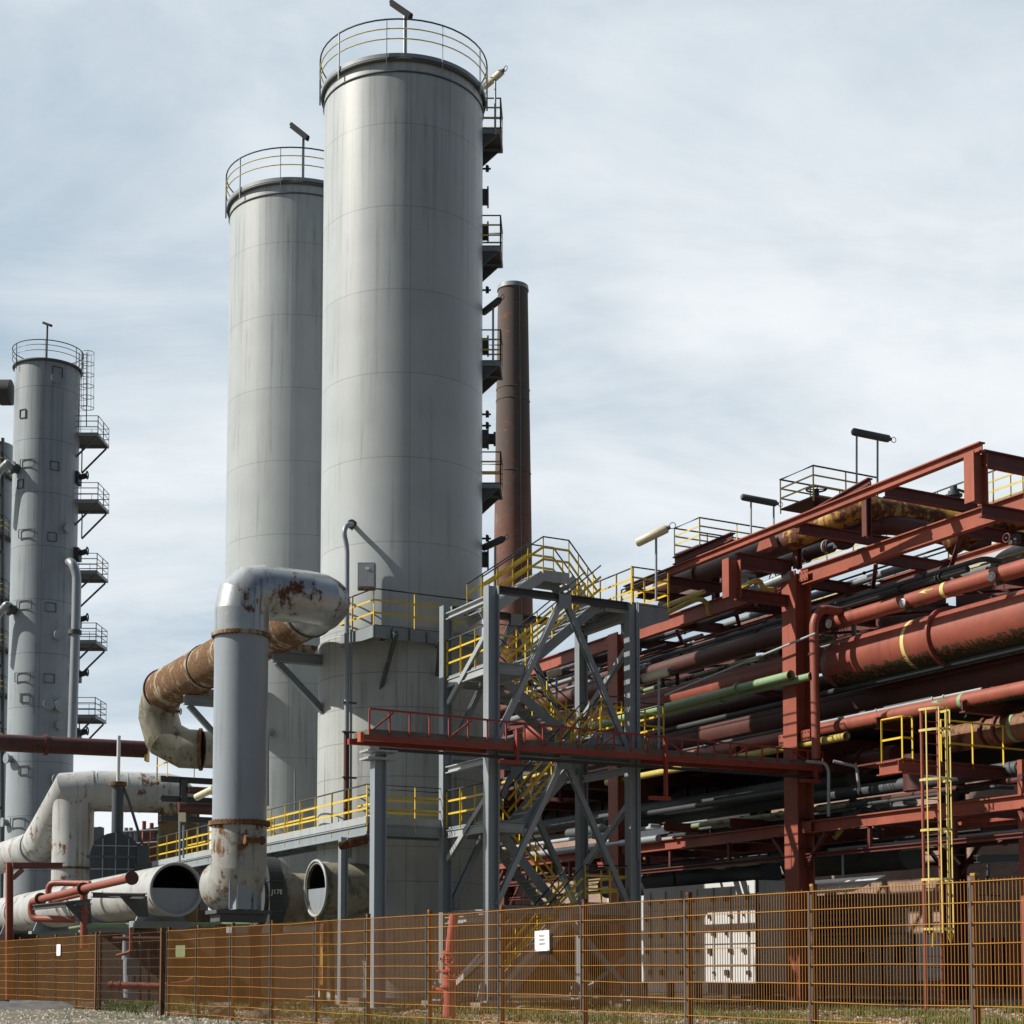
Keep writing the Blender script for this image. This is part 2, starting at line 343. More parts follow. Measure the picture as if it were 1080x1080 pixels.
# manholes, nozzles and small valves on the right edge
for y in (208, 245, 365, 463, 590):
    p = atD(508, y, 52.6); q = p+Vector((.18, 0, 0)); m = MB(); m.cyl(p-Vector((.6, 0, 0)), q, .26 if y != 463 else .3, 18); m.cyl(q, q+Vector((.05, 0, 0)), .34, 18); m.build('manhole', M['dgrey'], silo1)
for y in (178, 306, 437, 449, 568):
    p = atD(508, y, 52.6); m = MB(); m.cyl(p-Vector((.5, 0, 0)), p+Vector((.3, 0, 0)), .035, 8); m.torus(p+Vector((.22, 0, 0)), Vector((1, 0, .0)), .09, .018, 10, 5); m.cyl(p+Vector((.17, 0, -.1)), p+Vector((.17, 0, .12)), .04, 8)
    m.build('drain_valve', M['black'], silo1)
p = atD(514, 463, 52.6); m = MB(); m.cyl(p, p+Vector((.2, 0, 0)), .17, 14); m.cyl(p+Vector((.2, 0, 0)), p+Vector((.27, 0, 0)), .23, 14); m.build('flanged_nozzle', M['black'], silo1)
# platforms hanging on the right side of the near silo
def side_platform(yk, px0, px1, D, h, label, sgn=1, lamp=None, dep=1.3, grp='platforms up the right side of the near silo', mid='yelp', H=1.05, post_x=None, wedge=True):
    """deck at picture row yk from the shell at px0 out to px1"""
    a = atD(px0, yk, D); b = atD(px1, yk, D); w = b.x-a.x; z = a.z
    root = thing('side_platform', label, 'platform', a, grp)
    y0, y1 = D-dep*.35, D+dep*.65
    c0, c1, c2, c3 = Vector((a.x-.5, y0, z)), Vector((b.x, y0, z)), Vector((b.x+.05, y1, z)), Vector((a.x-.5, y1, z))
    MB().prism([c0, c1, c2, c3], Z*.06).build('deck', M['dgrey'], root)
    m = MB(); m.bar(c0-Z*.06, c1-Z*.06, .06, .14); m.bar(c3-Z*.06, c2-Z*.06, .06, .14); m.bar(c1-Z*.06, c2-Z*.06, .05, .139); m.build('edge_beam', M['grey'], root)
    for y in (y0+.05, y1-.05):
        m = MB(); (m.bar(Vector((b.x-.08, y, z-.15)), Vector((a.x-.02, y, z-.15-h)), .09, .09) if not wedge else m.prism([Vector((b.x-.06, y-.02, z-.12)), Vector((a.x-.4, y-.02, z-.12)), Vector((a.x-.4, y-.02, z-.12-h*1.15)), Vector((a.x+.02, y-.02, z-.12-h*.85))], Vector((0, .04, 0)))); m.bar(Vector((a.x-.02, y, z-.1-h)), Vector((a.x-.02, y, z-.1)), .06, .06, Vector((1, 0, 0)))
        m.build('bracket', M['dgrey'], root)
    railing(root, [c0, c1, c2, c3], H, 1.0, (.38, .7), 'black', mid, 'black', .022)
    return root
rows = [(141, 'highest'), (264, 'second highest'), (384, 'third'), (512, 'lowest')]
for yk, nm in rows:
    side_platform(yk+3, 507, 528, 52.5, .62, f'small steel platform with railings on the near silo, {nm} of four')
for (x0, y0, x1, y1, w) in ((510, 92, 530, 75, 'top of the near silo'), (509, 330, 527, 316, 'middle of the near silo'), (509, 578, 531, 568, 'foot of the near silo above the stairs')):
    a = atD(x0, y0, 52.4); b = atD(x1, y1, 51.6); md = a.lerp(b, .62); ft = V3(md, md.z-1.9)
    tubelamp('tube_lamp', f'tube lamp on a pole at the {w}', a, b, [(md, ft)], 'lens' if y0 < 100 else 'dgrey', .11, 'tube lamps on the near silo')
# left tower (blue-grey column)
T1 = gnd(37.5, 95); RT = 34.3/F*95
zt = atD(13, 391, 95).z
tower = thing('column_tower', 'slim blue-grey clad column with round railing on top, far left', 'tower', T1)
m = MB(); A = m.ring(V3(T1, 0), Vector((1, 0, 0)), Vector((0, 1, 0)), RT, 64); m.add(A+[p+Z*zt for p in A], [(i, (i+1) % 64, 64+(i+1) % 64, 64+i) for i in range(64)], True); m.build('shell', M['tower'], tower)
m = MB(); m.torus(V3(T1, zt), Z, RT+.05, .09, 64, 8); m.cone(V3(T1, zt), V3(T1, zt+.35), RT, .5, 48); m.build('rim', M['dgrey'], tower)
railing(tower, ring_pts(T1, zt+.1, RT+.15, 32), 1.0, 2.0, (.4, .72), 'dgrey', 'galv', 'dgrey', .03, closed=True, flat=False, base=-.5)
for x, y, w, h in ((28, 437, .45, .5), (34, 490, .9, .45), (62, 492, .5, .5), (26, 511, .45, .5), (34, 564, 1., .5), (60, 567, .5, .5), (32, 639, .95, .5), (59, 641, .6, .5), (31, 715, 1., .5), (58, 716, .6, .5), (34, 737, .6, .5), (33, 813, .6, .5), (64, 393, .6, .6), (27, 868, 1.0, .55)):
    a = (x-(37.5+(1040-y)*.0125))/34.3; a = -math.pi/2 + math.asin(max(-.95, min(.95, a))); z = atD(x, y, 93.5).z; er = Vector((math.cos(a), math.sin(a), 0)); et = Vector((-er.y, er.x, 0)); c = V3(T1, z)+er*(RT+.02)
    m = MB()
    for s in (-1, 1): m.obox(c+et*w/2*s, et*.014, er*.026, Z*h/2); m.obox(c+Z*h/2*s, et*w/2, er*.025, Z*.014)
    m.build('panel_frame', M['dgrey'], tower)
def nozzle(root, x, y, ang_off, r, L, mat='galv', name='nozzle'):
    a = -math.pi/2 + ang_off; z = atD(x, y, 93.5).z; er = Vector((math.cos(a), math.sin(a), 0)); c = V3(T1, z)+er*(RT-.1)
    m = MB(); m.cyl(c, c+er*(L+.1), r, 16); m.cyl(c+er*(L+.05), c+er*(L+.13), r*1.35, 16); m.build(name, M[mat], root); return c+er*(L+.1), er
for x, y, ao, r in ((61, 401, .5, .22), (73, 556, .95, .22), (68, 670, .72, .24), (60, 744, .48, .24), (70, 744, .8, .28), (19, 800, -.75, .22), (70, 765, .8, .2), (16, 867, -.9, .2), (67, 822, .75, .26)):
    nozzle(tower, x, y, ao, r, .3)
for x, y in ((23, 494), (20, 643)):
    e, er = nozzle(tower, x, y, -.72, .28, .35, 'dgrey')
    pp = [e, e+er*.35+Z*.05, atD(8, y-6, 93), atD(-2, y+4, 93.4), atD(-12, y+40, 93.6)]
    one(MB().tube(pp, .2, 12, bend=.6, steps=5), 'swan_neck_pipe', M['galv'], f'small grey curved pipe leaving the left tower, {"upper" if y < 500 else "lower"} of two', 'pipe')
e = atD(76, 595, 92.9); pts = [atD(72, 593, 93.6), e+Z*.12, atD(81, 606, 92.9), atD(80.2, 650, 92.9), atD(76, 780, 92.9)]
p = one(MB().tube(pts, .26, 14, bend=.7, steps=5), 'riser_pipe', M['galv'], 'light grey pipe running down the right flank of the left tower', 'pipe')
m = MB(); c = atD(79, 667, 92.9); m.cyl(c-Z*.12, c+Z*.12, .38, 16); m.build('flange', M['dgrey'], p)
for yk, nm, w in ((462, 'highest', 107), (532, 'second', 107), (606, 'third', 106), (679, 'fourth', 105), (757, 'lowest', 104)):
    side_platform(yk, 80 if yk < 600 else 77, w, 95.5, 1.5, f'railed platform on the right of the left tower, {nm} of five' if nm not in ('highest', 'lowest') else f'{nm} railed platform on the right of the left tower', dep=2.4, grp='platforms up the left tower', mid='galv', H=1.05, wedge=False)
for yk in (505, 585, 655, 713, 775):
    p = atD(79, yk, 95); m = MB(); m.obox(p, Vector((.3, 0, 0)), Vector((0, .4, 0)), Z*.35); m.cyl(p, p+Vector((.7, 0, .2)), .16, 10); m.torus(p+Vector((.72, 0, .22)), Vector((1, 0, 0)), .22, .04, 12, 5)
    m.build('side_valve', M['black'], tower)
# caged ladder near the tower top
lad = thing('caged_ladder', 'thin caged ladder at the top right of the left tower', 'ladder', atD(88, 452, 95))
m = MB(); a, b = atD(83, 450, 95), atD(83.5, 372, 95)
for dx in (0, .45): m.tube([a+Vector((dx, 0, 0)), b+Vector((dx, 0, 0))], .03, 6)
m.build('rail', M['dgrey'], lad); m = MB()
for i in range(14): p = a.lerp(b, i/14); m.cyl(p, p+Vector((.45, 0, 0)), .015, 5)
m.build('rung', M['dgrey'], lad); m = MB()
for i in range(6): p = a.lerp(b, .25+i*.75/5)+Vector((.5, 0, 0)); m.torus(p, Z, .37, .022, 14, 5)
for k in range(5): t = k*1.25; o = Vector((.5+.37*math.cos(t), .37*math.sin(t), 0)); m.cyl(a.lerp(b, .25)+o, b+o, .015, 5)
m.build('cage', M['galv'], lad)
# duct coming in at the tower's left
d = thing('stub_duct', 'grey duct entering the left tower near its top from the left edge', 'duct', atD(0, 414, 95))
a, b = atD(-60, 414, 95), atD(14, 414, 95); MB().cyl(a, b-Vector((.4, 0, 0)), .62, 24).build('duct_wall', M['tower'], d)
MB().cyl(b-Vector((.75, 0, 0)), b-Vector((.1, 0, 0)), .74, 24).build('flange', M['black'], d)
# neighbouring structure at far left: platforms on a dark column
nb = thing('neighbour_column', 'second dark column with platforms, mostly cut off at the left edge', 'tower', gnd(-18, 104))
c = gnd(-18, 104); MB().cyl(V3(c, 0), V3(c, atD(0, 470, 104).z), 1.15, 24).build('shell', M['tower'], nb)
for yk in (503, 568, 634, 687, 735, 790):
    p = atD(3, yk, 103); z = p.z; q = [Vector((p.x-2.2, 101.5, z)), Vector((p.x+.45, 101.5, z)), Vector((p.x+.45, 104, z))]
    MB().prism([q[0], q[1], q[2], q[2]-Vector((2.6, 0, 0))], Z*.14).build('deck', M['dgrey'], nb)
    railing(nb, q, 1.1, 1.1, (.38, .7), 'dgrey', 'yel', 'black', .03)
    m = MB(); m.bar(q[1]-Z*.1, q[0]-Z*1.4, .1, .1); m.obox(q[0]+Vector((1.9, .5, -2.6)), Vector((.3, 0, 0)), Vector((0, .3, 0)), Z*.5); m.build('bracket', M['black'], nb)
m = MB()
for x in (-2, 3): m.bar(V3(gnd(x, 101.6), 0), atD(x, 462 if x > 0 else 470, 101.6), .16, .16, Vector((1, 0, 0)))
for y in (465, 520, 580, 650, 700, 760, 850): m.bar(atD(-10, y+12, 101.7), atD(3, y, 101.7), .1, .1)
m.build('support_mast', M['black'], nb)
# tower top lamp
pl = thing('work_light', 'dark lamp head on a post on top of the slim left tower', 'lamp', atD(49, 378, 95), 'work lights on the tower tops')
a = atD(49, 378, 95); b = atD(50, 342, 95); MB().cyl(a, b, .06, 8).build('pole', M['dgrey'], pl); dd = Vector((.75, -.5, -.42)).normalized(); MB().bar(b-dd*.35, b+dd*.35, .2, .14).build('lamp_head', M['lamph'], pl)
# chimney
CH = gnd(541, 200); zc = atD(540, 307, 200).z; zb = 0
r0, r1 = 27/F*200, 16.2/F*200
ch = thing('brick_chimney', 'tall round brick chimney, dark above and reddish below, behind the near silo', 'chimney', CH)
m = MB(); N = 30; prof = [(r0+(r1-r0)*i/N, zc*i/N) for i in range(N+1)]; vs = []; fs = []; n = 56
for r, z in prof: vs += m.ring(V3(CH, z), Vector((1, 0, 0)), Vector((0, 1, 0)), r, n)
for j in range(N): fs += [(j*n+k, j*n+(k+1) % n, (j+1)*n+(k+1) % n, (j+1)*n+k) for k in range(n)]
m.add(vs, fs, True); m.build('shaft', M['stack'], ch)
m = MB(); m.cone(V3(CH, zc), V3(CH, zc+.55), r1+.12, r1+.05, 48, inner=.3); m.build('cap_ring', M['grey'], ch)
for y in (412, 424, 500): z = atD(540, y, 200).z; m = MB(); m.torus(V3(CH, z), Z, r0+(r1-r0)*z/zc+.02, .05, 48, 5); m.build('iron_band', M['dgrey'], ch)
m = MB(); d = Vector((.42, -.9, 0)).normalized(); m.tube([V3(CH, zc*i/20)+d*(r0+(r1-r0)*i/20+.06) for i in range(21)], .035, 6); m.build('conductor', M['grey'], ch)
# ================================================================== big ducts
def duct(name, label, pts, r, mat, bend=1.0, steps=3, flanges=(), n=40, cap='black', capends=True, fm='ductr', fr=1.09):
    root = thing(name, label, 'duct', V3(pts[0], 0)); root['_o'] = tuple(V3(pts[0], 0))
    MB().tube(pts, r, n, caps=capends, bend=bend, steps=steps, gore=True).build('duct_wall', M[mat], root)
    for c, ax in flanges: MB().flange(c, ax, r*fr, .09, 36).build('flange', M[fm], root)
    return root
DR = .745
zd = atD(322, 629, 45.8).z
b0 = gnd(250.5, 45); A0 = V3(b0, atD(251, 672, 45).z)
A1 = V3(b0, zd); A2 = linex(A1, V, 347); pU = linex(A2, U, 172)
zA = pU.z; print('duct', A2, pU, zA)
dv = thing('overhead_duct', 'big silver-grey duct rising from the ground and bending over towards the silos', 'duct', b0)
MB().tube([V3(b0, atD(251, 868, 45).z), V3(b0, atD(251, 672, 45).z)], DR*.985, 48, gore=True).build('duct_wall', M['ductg'], dv)
e2 = A2+U*1.6
MB().tube([V3(b0, atD(251, 672, 45).z), A1, A2, e2], DR, 48, bend=1.3, steps=3, gore=True).build('elbow', M['duct'], dv)
MB().flange(V3(b0, atD(251, 671, 45).z), Z, DR*1.1, .1, 40).build('flange', M['ductr'], dv)
MB().flange(V3(b0, atD(251, 869, 45).z), Z, DR*1.12, .12, 40).build('flange', M['ductr'], dv)
MB().flange(e2, U, DR*1.06, .07, 30).build('flange', M['dgrey'], dv)
MB().tube([V3(b0, atD(251, 871, 45).z), V3(b0, atD(251, 893, 45).z), V3(b0, atD(250, 931, 45).z), V3(b0, atD(250, 931, 45).z)-V*.15+U*.85-Z*.1], DR, 48, bend=.9, steps=2, gore=True).build('elbow', M['ductl'], dv)
m = MB(); f0 = V3(b0, atD(250, 959, 44.5).z-1.75); m.bar(f0-V*.05-U*.3+Z*1.75, f0-V*.05-U*.3+Z*2.75, .62, .4, V); m.bar(f0+V*.45+Z*1.75, f0+V*.45+Z*2.75, .3, .3, V)
for s in (-.38, .3): m.bar(f0+V*s-U*.5+Z*1.75, f0+V*s-U*.5+Z*(2.95 if s > 0 else 2.7), .03, .1, V)
m.build('pedestal', M['ductg'], dv)
m = MB(); m.obox(f0+Z*1.68, V*.78, U*.5, Z*.05); m.obox(f0+Z*1.52, V*.66, U*.42, Z*.1); m.build('base_plate', M['dgrey'], dv)
m = MB()
for s in (-.5, .5): m.ibeam(V3(f0+V*s, 0), f0+V*s+Z*1.34, .25, .25, U)
m.build('support_leg', M['redd'], dv)
c = atD(268, 886, 44.3); m = MB(); m.cyl(c-V*.25, c+V*.25, .07, 10); m.cyl(c-V*.27, c-V*.2, .13, 12); m.cyl(c+V*.2, c+V*.27, .12, 12); m.build('stub_valve', M['ductr'], dv)
# rusty run along the silos
e3 = pU
dr = thing('rusty_duct', 'long rust-stained duct carried on brackets along both silos', 'duct', V3(e2, 0))
MB().tube([e2+U*.05, e3], DR, 48, gore=True).build('duct_wall', M['ductr'], dr)
e5 = e3+V*1.45-Z*1.85
MB().tube([e3+U*.02, e3+U*.6-Z*.3, e3+U*.8-Z*1.35, e3+U*.45+V*.45-Z*2.1, e5-Z*.3], DR*.99, 48, bend=.6, steps=1, gore=True).build('elbow', M['ductm'], dr)
q = linex(e2, U, 218); MB().flange(q, U, DR*1.05, .07, 0).build('flange', M['black'], dr)
MB().flange(e3, U, DR*1.07, .08, 30).build('flange', M['black'], dr)
MB().flange(e5-Z*.3, (V*1.0-U*.45), DR*1.08, .1, 36).build('flange', M['ductr'], dr)
MB().cyl(e5-Z*.3+V*.05-U*.03, e5-Z*.3+V*2.6-U*.3, DR*.93, 40).build('duct_wall', M['ductm'], dr)
hp_ = thing('steel_trestle', 'dark steel frame with a short yellow railing behind the lower end of the rusty duct', 'trestle', V3(e5, 0)); q0 = e5-Z*1.35+U*1.2
m = MB(); [m.ibeam(q0-V*1.2-Z*k, q0+V*4-Z*k, .22, .2) for k in (0, .75, 1.5)]; m.build('beam', M['dgrey'], hp_)
m = MB(); [m.ibeam(V3(q0+V*s, 0), q0+V*s, .3, .25, U) for s in (-.3, 1.6, 3.6)]; m.build('column', M['dgrey'], hp_)
m = MB(); m.cyl(q0-V*.6-Z*1.1-U*.3, q0+V*4-Z*1.1-U*.3, .22, 14); m.cyl(q0-V*.2-Z*.4-U*.3, q0+V*4-Z*.4-U*.3, .14, 12); m.build('pipework', M['redpiped'], hp_)
railing(hp_, [q0-V*1.2+U*.5+Z*.1, q0-V*1.2-U*.9+Z*.1, q0+V*3-U*.9+Z*.1], 1.1, 1.0, (.4, .72))
m = MB(); c = e3-Z*.85-U*.3; m.cyl(c, c+V*.5-U*.2, .05, 8); m.torus(c+V*.5-U*.2, V, .11, .02, 12, 5); m.build('drain_valve', M['ductr'], dr)
for (x0, y0, x1, y1, xd, yd, D, w) in ((287, 692, 338, 697, 338, 747, 50.6, 'nearer silo'), (194, 738, 240, 742, 240, 790, 58.2, 'further silo')):
    a, b, c = atD(x0, y0, D-.3), atD(x1+18, y1+1, D+.6), atD(xd+6, yd+6, D+.3)
    br = thing('duct_bracket', f'grey triangular bracket holding the rusty duct off the {w}', 'bracket', b, 'duct brackets')
    m = MB(); m.ibeam(a, b, .34, .26); m.build('beam', M['grey'], br); m = MB(); m.ibeam(a+(b-a)*.08-Z*.18, c, .2, .22); m.build('brace', M['grey'], br)
    m = MB(); t = a.lerp(b, .45)+Z*.17; m.prism([t-V*.4, t+V*.4, t+V*.55+Z*.28, t-V*.55+Z*.28], U*.3); m.build('saddle', M['ductr'], br)
# lower rear duct with slide valve, running into the silo
ra = linex(V3(gnd(262, 50), atD(262, 946, 50).z), V, 262); rb = linex(ra, V, 352)
rd = duct('rear_duct', 'mossy grey duct low down between the slide valve and the near silo', [linex(ra, V, 291), rb], .76, 'ductm')
sv = thing('slide_valve', 'black slide valve plate marked J17E at the foot of the big duct', 'valve', V3(linex(ra, V, 283), 1.4))
c = linex(ra, V, 282); m = MB(); pr = []
for i in range(25): t = math.pi*i/24; pr.append(c+U*(.98*math.cos(t))+Z*(.25+.98*math.sin(t)))
pr += [c-U*.98-Z*1.1, c+U*.98-Z*1.1]; m.prism([p-V*.22 for p in pr], V*.44); m.build('housing', M['black'], sv)
m = MB()
for k in range(-1, 2): m.bar(c-V*.0-U*1.0+Z*(.45*k), c-V*.0+U*1.0+Z*(.45*k), .5, .03)
m.cyl(c-V*.36, c+V*.36, .86, 36); m.build('rib', M['dgrey'], sv)
def text(s, c, right, up, h, mat, root, name='lettering', align='CENTER', depth=.004):
    cu = bpy.data.curves.new('lettering', 'FONT'); cu.body = s; cu.size = h; cu.align_x = align; cu.align_y = 'CENTER'; cu.extrude = depth; cu.resolution_u = 2
    o = bpy.data.objects.new('tmp', cu); bpy.context.scene.collection.objects.link(o); bpy.context.view_layer.update()
    me = bpy.data.meshes.new_from_object(o.evaluated_get(bpy.context.evaluated_depsgraph_get())); bpy.data.objects.remove(o)
    r, u = Vector(right).normalized(), Vector(up).normalized(); n = r.cross(u); off = Vector(root['_o'])
    for v in me.vertices: v.co = Vector(c)+r*v.co.x+u*v.co.y+n*v.co.z-off
    me.materials.clear(); me.materials.append(mat); ob = bpy.data.objects.new(name, me); bpy.context.scene.collection.objects.link(ob); ob.parent = root; ob['_o'] = tuple(off); ALL.append(ob); return ob
# the marking sits on the valve edge that faces the camera
text('J17E', c-U*1.0+Z*.12, V, Z, .2, M['paper'], sv)
# nozzle of the near silo, mouth half closed by a plate
M['void'] = paint('mouth_shade', (.008, .008, .009), .95, 0, 0, .2, bump=0)  # near-black colour painting the shade inside the open duct mouths
def halfplate(root, c, right, up, R, fill=0.0):
    n = 40; pts = []; y0 = R*fill; a0 = math.asin(y0/R)
    for i in range(n+1): t = math.pi-a0 + (math.pi+2*a0)*i/n; pts.append(Vector(c)+right*(R*math.cos(t))+up*(R*math.sin(t)))
    return MB().prism(pts, right.cross(up)*-.02).build('half_plate', M['ductg'], root)
nzc = atD(333, 937, 49.0); nd_ = -V; nz = thing('silo_nozzle', 'open round nozzle on the near silo, lower half closed by a grey plate', 'duct', V3(nzc, 0))
MB().cyl(nzc, nzc-nd_*1.7, .78, 48, inner=.05).build('duct_wall', M['ductm'], nz); MB().torus(nzc, nd_, .82, .045, 48, 8).build('flange', M['lgrey'], nz)
rt = Z.cross(nd_).normalized(); halfplate(nz, nzc-nd_*.06, rt, Z, .76, .0); MB().cyl(nzc-nd_*.9, nzc-nd_*.95, .725, 32).build('shade_disc', M['void'], nz); MB().cyl(nzc-nd_*.1, nzc-nd_*.9, .722, 40, caps=False).build('shade_lining', M['void'], nz)
# lower white duct, open end towards the viewer
w0 = atD(186, 938, 47.8); w1 = linex(w0, U, -60)
wd = thing('lower_duct', 'long white-grey duct lying low on saddles, open mouth half plated', 'duct', V3(w0, 0))
MB().cyl(w0, w1, .745, 48, inner=.04).build('duct_wall', M['ductw'], wd); MB().torus(w0, U, .755, .04, 48, 8).build('flange', M['lgrey'], wd)
halfplate(wd, w0+U*.1, V*1.0, Z, .71, .05); MB().cyl(w0+U*1.5, w0+U*1.55, .69, 32).build('shade_disc', M['void'], wd); MB().cyl(w0+U*.14, w0+U*1.5, .695, 40, caps=False).build('shade_lining', M['void'], wd)
for x in (97, 28): q = linex(w0, U, x); MB().flange(q, U, .78, .07, 0).build('flange', M['ductg'], wd)
for x in (172, 116, 60, 24):
    q = linex(w0, U, x); q.z = w0.z-.78; m = MB(); m.prism([q-V*.75-Z*.1, q+V*.75-Z*.1, q+V*.6+Z*.28, q-V*.6+Z*.28], U*.12); m.obox(q-Z*.2+U*.1, V*.85, U*.3, Z*.1); m.build('saddle', M['grey'], wd)
# arch duct: leg, arch, leg, and the branch going away to the left
L2 = gnd(186, 67); L1 = gnd(74, 65.8); zc2 = atD(186, 837, 67).z
ar = thing('arched_duct', 'white-grey arched duct with two legs and a rust-eaten right elbow', 'duct', L2)
MB().tube([V3(L2, atD(186, 868, 67).z), V3(L2, zc2), V3(L1, zc2)+(L2-L1).normalized()*.9], .815, 48, bend=1.4, steps=3, gore=True).build('duct_wall', M['ductw'], ar)
a_ = V3(L1, zc2)+(L2-L1).normalized()*.92
D1r = atD(40, 893, 68); D1e = linex(D1r, U, -60)
MB().tube([a_, V3(L1, zc2)-(L2-L1).normalized()*.1-Z*.1, D1r-U*.4+Z*.15, D1r], [.815]*1+[.815]+[.70]+[.685], 48, gore=True).build('elbow', M['ductw'], ar)
MB().tube([D1r, D1e], .685, 40, gore=True).build('branch', M['ductw'], ar)
MB().flange(D1r, U, .75, .1, 24).build('flange', M['ductg'], ar)
MB().tube([V3(L1, 0), V3(L1, atD(74, 918, 65.8).z), V3(L1, zc2)], .81, 40, gore=True).build('leg', M['ductw'], ar)
MB().flange(V3(L1, atD(74, 916, 65.8).z), Z, .86, .08, 30).build('flange', M['ductr'], ar)
MB().cyl(V3(L2, 0), V3(L2, atD(186, 868, 67).z), .815, 40).build('leg', M['olive'], ar)
MB().cyl(V3(L2, atD(186, 870, 67).z), V3(L2, atD(186, 849, 67).z), .83, 40).build('rust_band', M['ductr'], ar)
for x in (98, 134, 148): q = linex(V3(L1, zc2), (L2-L1).normalized(), x); MB().flange(q, L2-L1, .83, .035, 0, 48).build('weld_band', M['ductw'], ar)
# gate valve with arched housing
gv = thing('gate_valve', 'dark blue-grey gate valve with ribbed arched housing and tall spindle', 'valve', gnd(120, 57))
GX = Vector((.98, .2, 0)).normalized(); GY = Vector((-GX.y, GX.x, 0)); gc = V3(gnd(120, 57), atD(120, 905, 57).z)
M['valve'] = paint('valve_blue_black', (.045, .058, .07), .5, .06, .3, .15)
pr = [gc+GX*(.86*math.cos(math.pi*i/24))+Z*(.86*math.sin(math.pi*i/24)) for i in range(25)]+[gc-GX*.86-Z*2.3, gc+GX*.86-Z*2.3]
MB().prism([p-GY*.3 for p in pr], GY*.6).build('housing', M['valve'], gv)
m = MB()
for k in (-.43, 0, .43): m.obox(gc+GX*k-GY*.31+Z*(-.6+(.0 if k else .05)), GX*.02, GY*.035, Z*(1.25 if k else 1.4))
for k in (.4, -.4, -.8): m.obox(gc+Z*k-GY*.312, GX*(.7 if k > 0 else .84), GY*.03, Z*.02)
m.build('rib', M['grey'], gv)
m = MB(); m.obox(gc+Z*.02, GX*.97, GY*.36, Z*.05); m.build('flange', M['dgrey'], gv)
sx = V3(gnd(121, 57), 0); m = MB(); m.cyl(V3(sx, atD(121, 884, 57).z), V3(sx, atD(121, 829, 57).z), .2, 20); m.build('spindle_tube', M['valve'], gv)
m = MB(); m.cyl(V3(sx, atD(121, 829, 57).z), V3(sx, atD(121, 825, 57).z), .3, 20); m.build('flange', M['ductr'], gv)
m = MB(); m.cyl(V3(sx, atD(121, 827, 57).z), V3(sx, atD(121, 776, 57).z), .065, 12); m.build('spindle', M['white'], gv)
m = MB(); m.tube([atD(129, 827, 57), atD(136, 845, 57), atD(150, 890, 57)], .05, 8); m.obox(atD(151, 903, 57), GX*.2, GY*.2, Z*.35); m.cyl(atD(151, 915, 57)-GX*.3, atD(151, 915, 57)+GX*.3, .2, 12); m.build('drive', M['dgrey'], gv)
# long red pipe at the left
a = atD(-60, 780.5, 74); b = atD(154, 790.5, 78)
rp = thing('long_red_pipe', 'long dark red pipe crossing level in front of the left tower', 'pipe', a); MB().cyl(a, b, .40, 24).build('pipe_wall', M['redpiped'], rp)
MB().flange(atD(48, 785.5, 76), b-a, .49, .16, 16, 24).build('flange', M['redd'], rp)
m = MB(); m.obox(atD(155, 792, 78), Vector((.06, 0, 0)), Vector((0, .3, 0)), Z*.5); m.build('end_frame', M['yel'], rp)
# red post and beam at the left edge
rf = thing('red_portal', 'dark red steel post with cross beam at the left edge', 'frame', gnd(10, 57))
m = MB(); m.ibeam(gnd(10, 57), atD(10, 910, 57), .22, .22, V); m.build('post', M['red'], rf)
m = MB(); m.ibeam(atD(6, 913, 57), atD(66, 913, 60), .22, .2); m.bar(atD(14, 926, 57.2), atD(24, 917, 57.6), .06, .16); m.build('beam', M['redd'], rf)
# small red pipes
def pipe(name, label, pts, r, mat, bend=0, fl=(), cat='pipe', n=14, group=None, fr=1.5, flm=None, extra=None):
    root = thing(name, label, cat, pts[0], group); MB().tube(pts, r, n, bend=bend, steps=5).build('pipe_wall', M[mat], root)
    for c, ax in fl: MB().flange(c, ax, r*fr, r*.35, 10, 20, r*.09).build('flange', M[flm or mat], root)
    return root
a, b, c, d, e = atD(139, 926, 45.6), atD(33, 951, 52.5), atD(30.5, 958, 52.6), atD(33, 969, 52.5), atD(78, 969.5, 52)
pts = [a, atD(88, 937.5, 48.5), b, d, e]
pipe('blanked_red_pipe', 'salmon red pipe with a blanked bolted flange, sloping across the white duct', pts, .115, 'redpipe', .35, [(a, b-a), (atD(88, 937.5, 48.5), b-a), (atD(43, 948, 51.7), b-a)], flm='redpiped', fr=1.7)
pipe('red_loop_pipe', 'thin red pipe looping up from behind the blanked red pipe', [atD(51, 950, 53), atD(51, 931, 53), atD(95, 932, 52.5)], .10, 'redpipe', .4)
pipe('short_red_pipe', 'short red pipe just beneath the blanked red pipe', [atD(53, 951, 52), atD(87, 943, 50.2)], .075, 'redpipe', 0)
pipe('red_riser', 'red pipe dropping from the pipe junction to behind the fence', [atD(88.5, 940, 50), atD(88.5, 1000, 50)], .115, 'redpipe', 0, [(atD(88.5, 962, 50), Z)], fr=1.4)
pipe('low_green_pipe', 'thin pale green pipe lying under the white duct', [atD(73, 980, 50), atD(100, 976, 50), atD(420, 974, 52)], .07, 'green', 0)
for (x0, y0, x1, y1, xs) in ((98, 944, 153, 945, 140), (36, 957, 95, 951, 70)):
    a, b = atD(x0, y0, 48.5+(.0 if x0 > 50 else 2.5)), atD(x1, y1, 47.2+(.0 if x0 > 50 else 2.2)); br = thing('pipe_bracket', f'grey channel bracket carrying the small red pipes, {"right" if x0 > 50 else "left"} one', 'bracket', a, 'channel brackets under the red pipes')
    m = MB(); m.ibeam(a, b, .16, .14); m.build('beam', M['dgrey'], br); c = a.lerp(b, .75); m = MB(); m.prism([c-V*.35, c+V*.45, c+V*.5-Z*.6, c+V*.2-Z*.6], U*.1); m.build('gusset', M['dgrey'], br)
M['darkp0'] = paint('black_plate', (.03, .03, .032), .8, 0, 0, .3)  # plain near-black plate colour
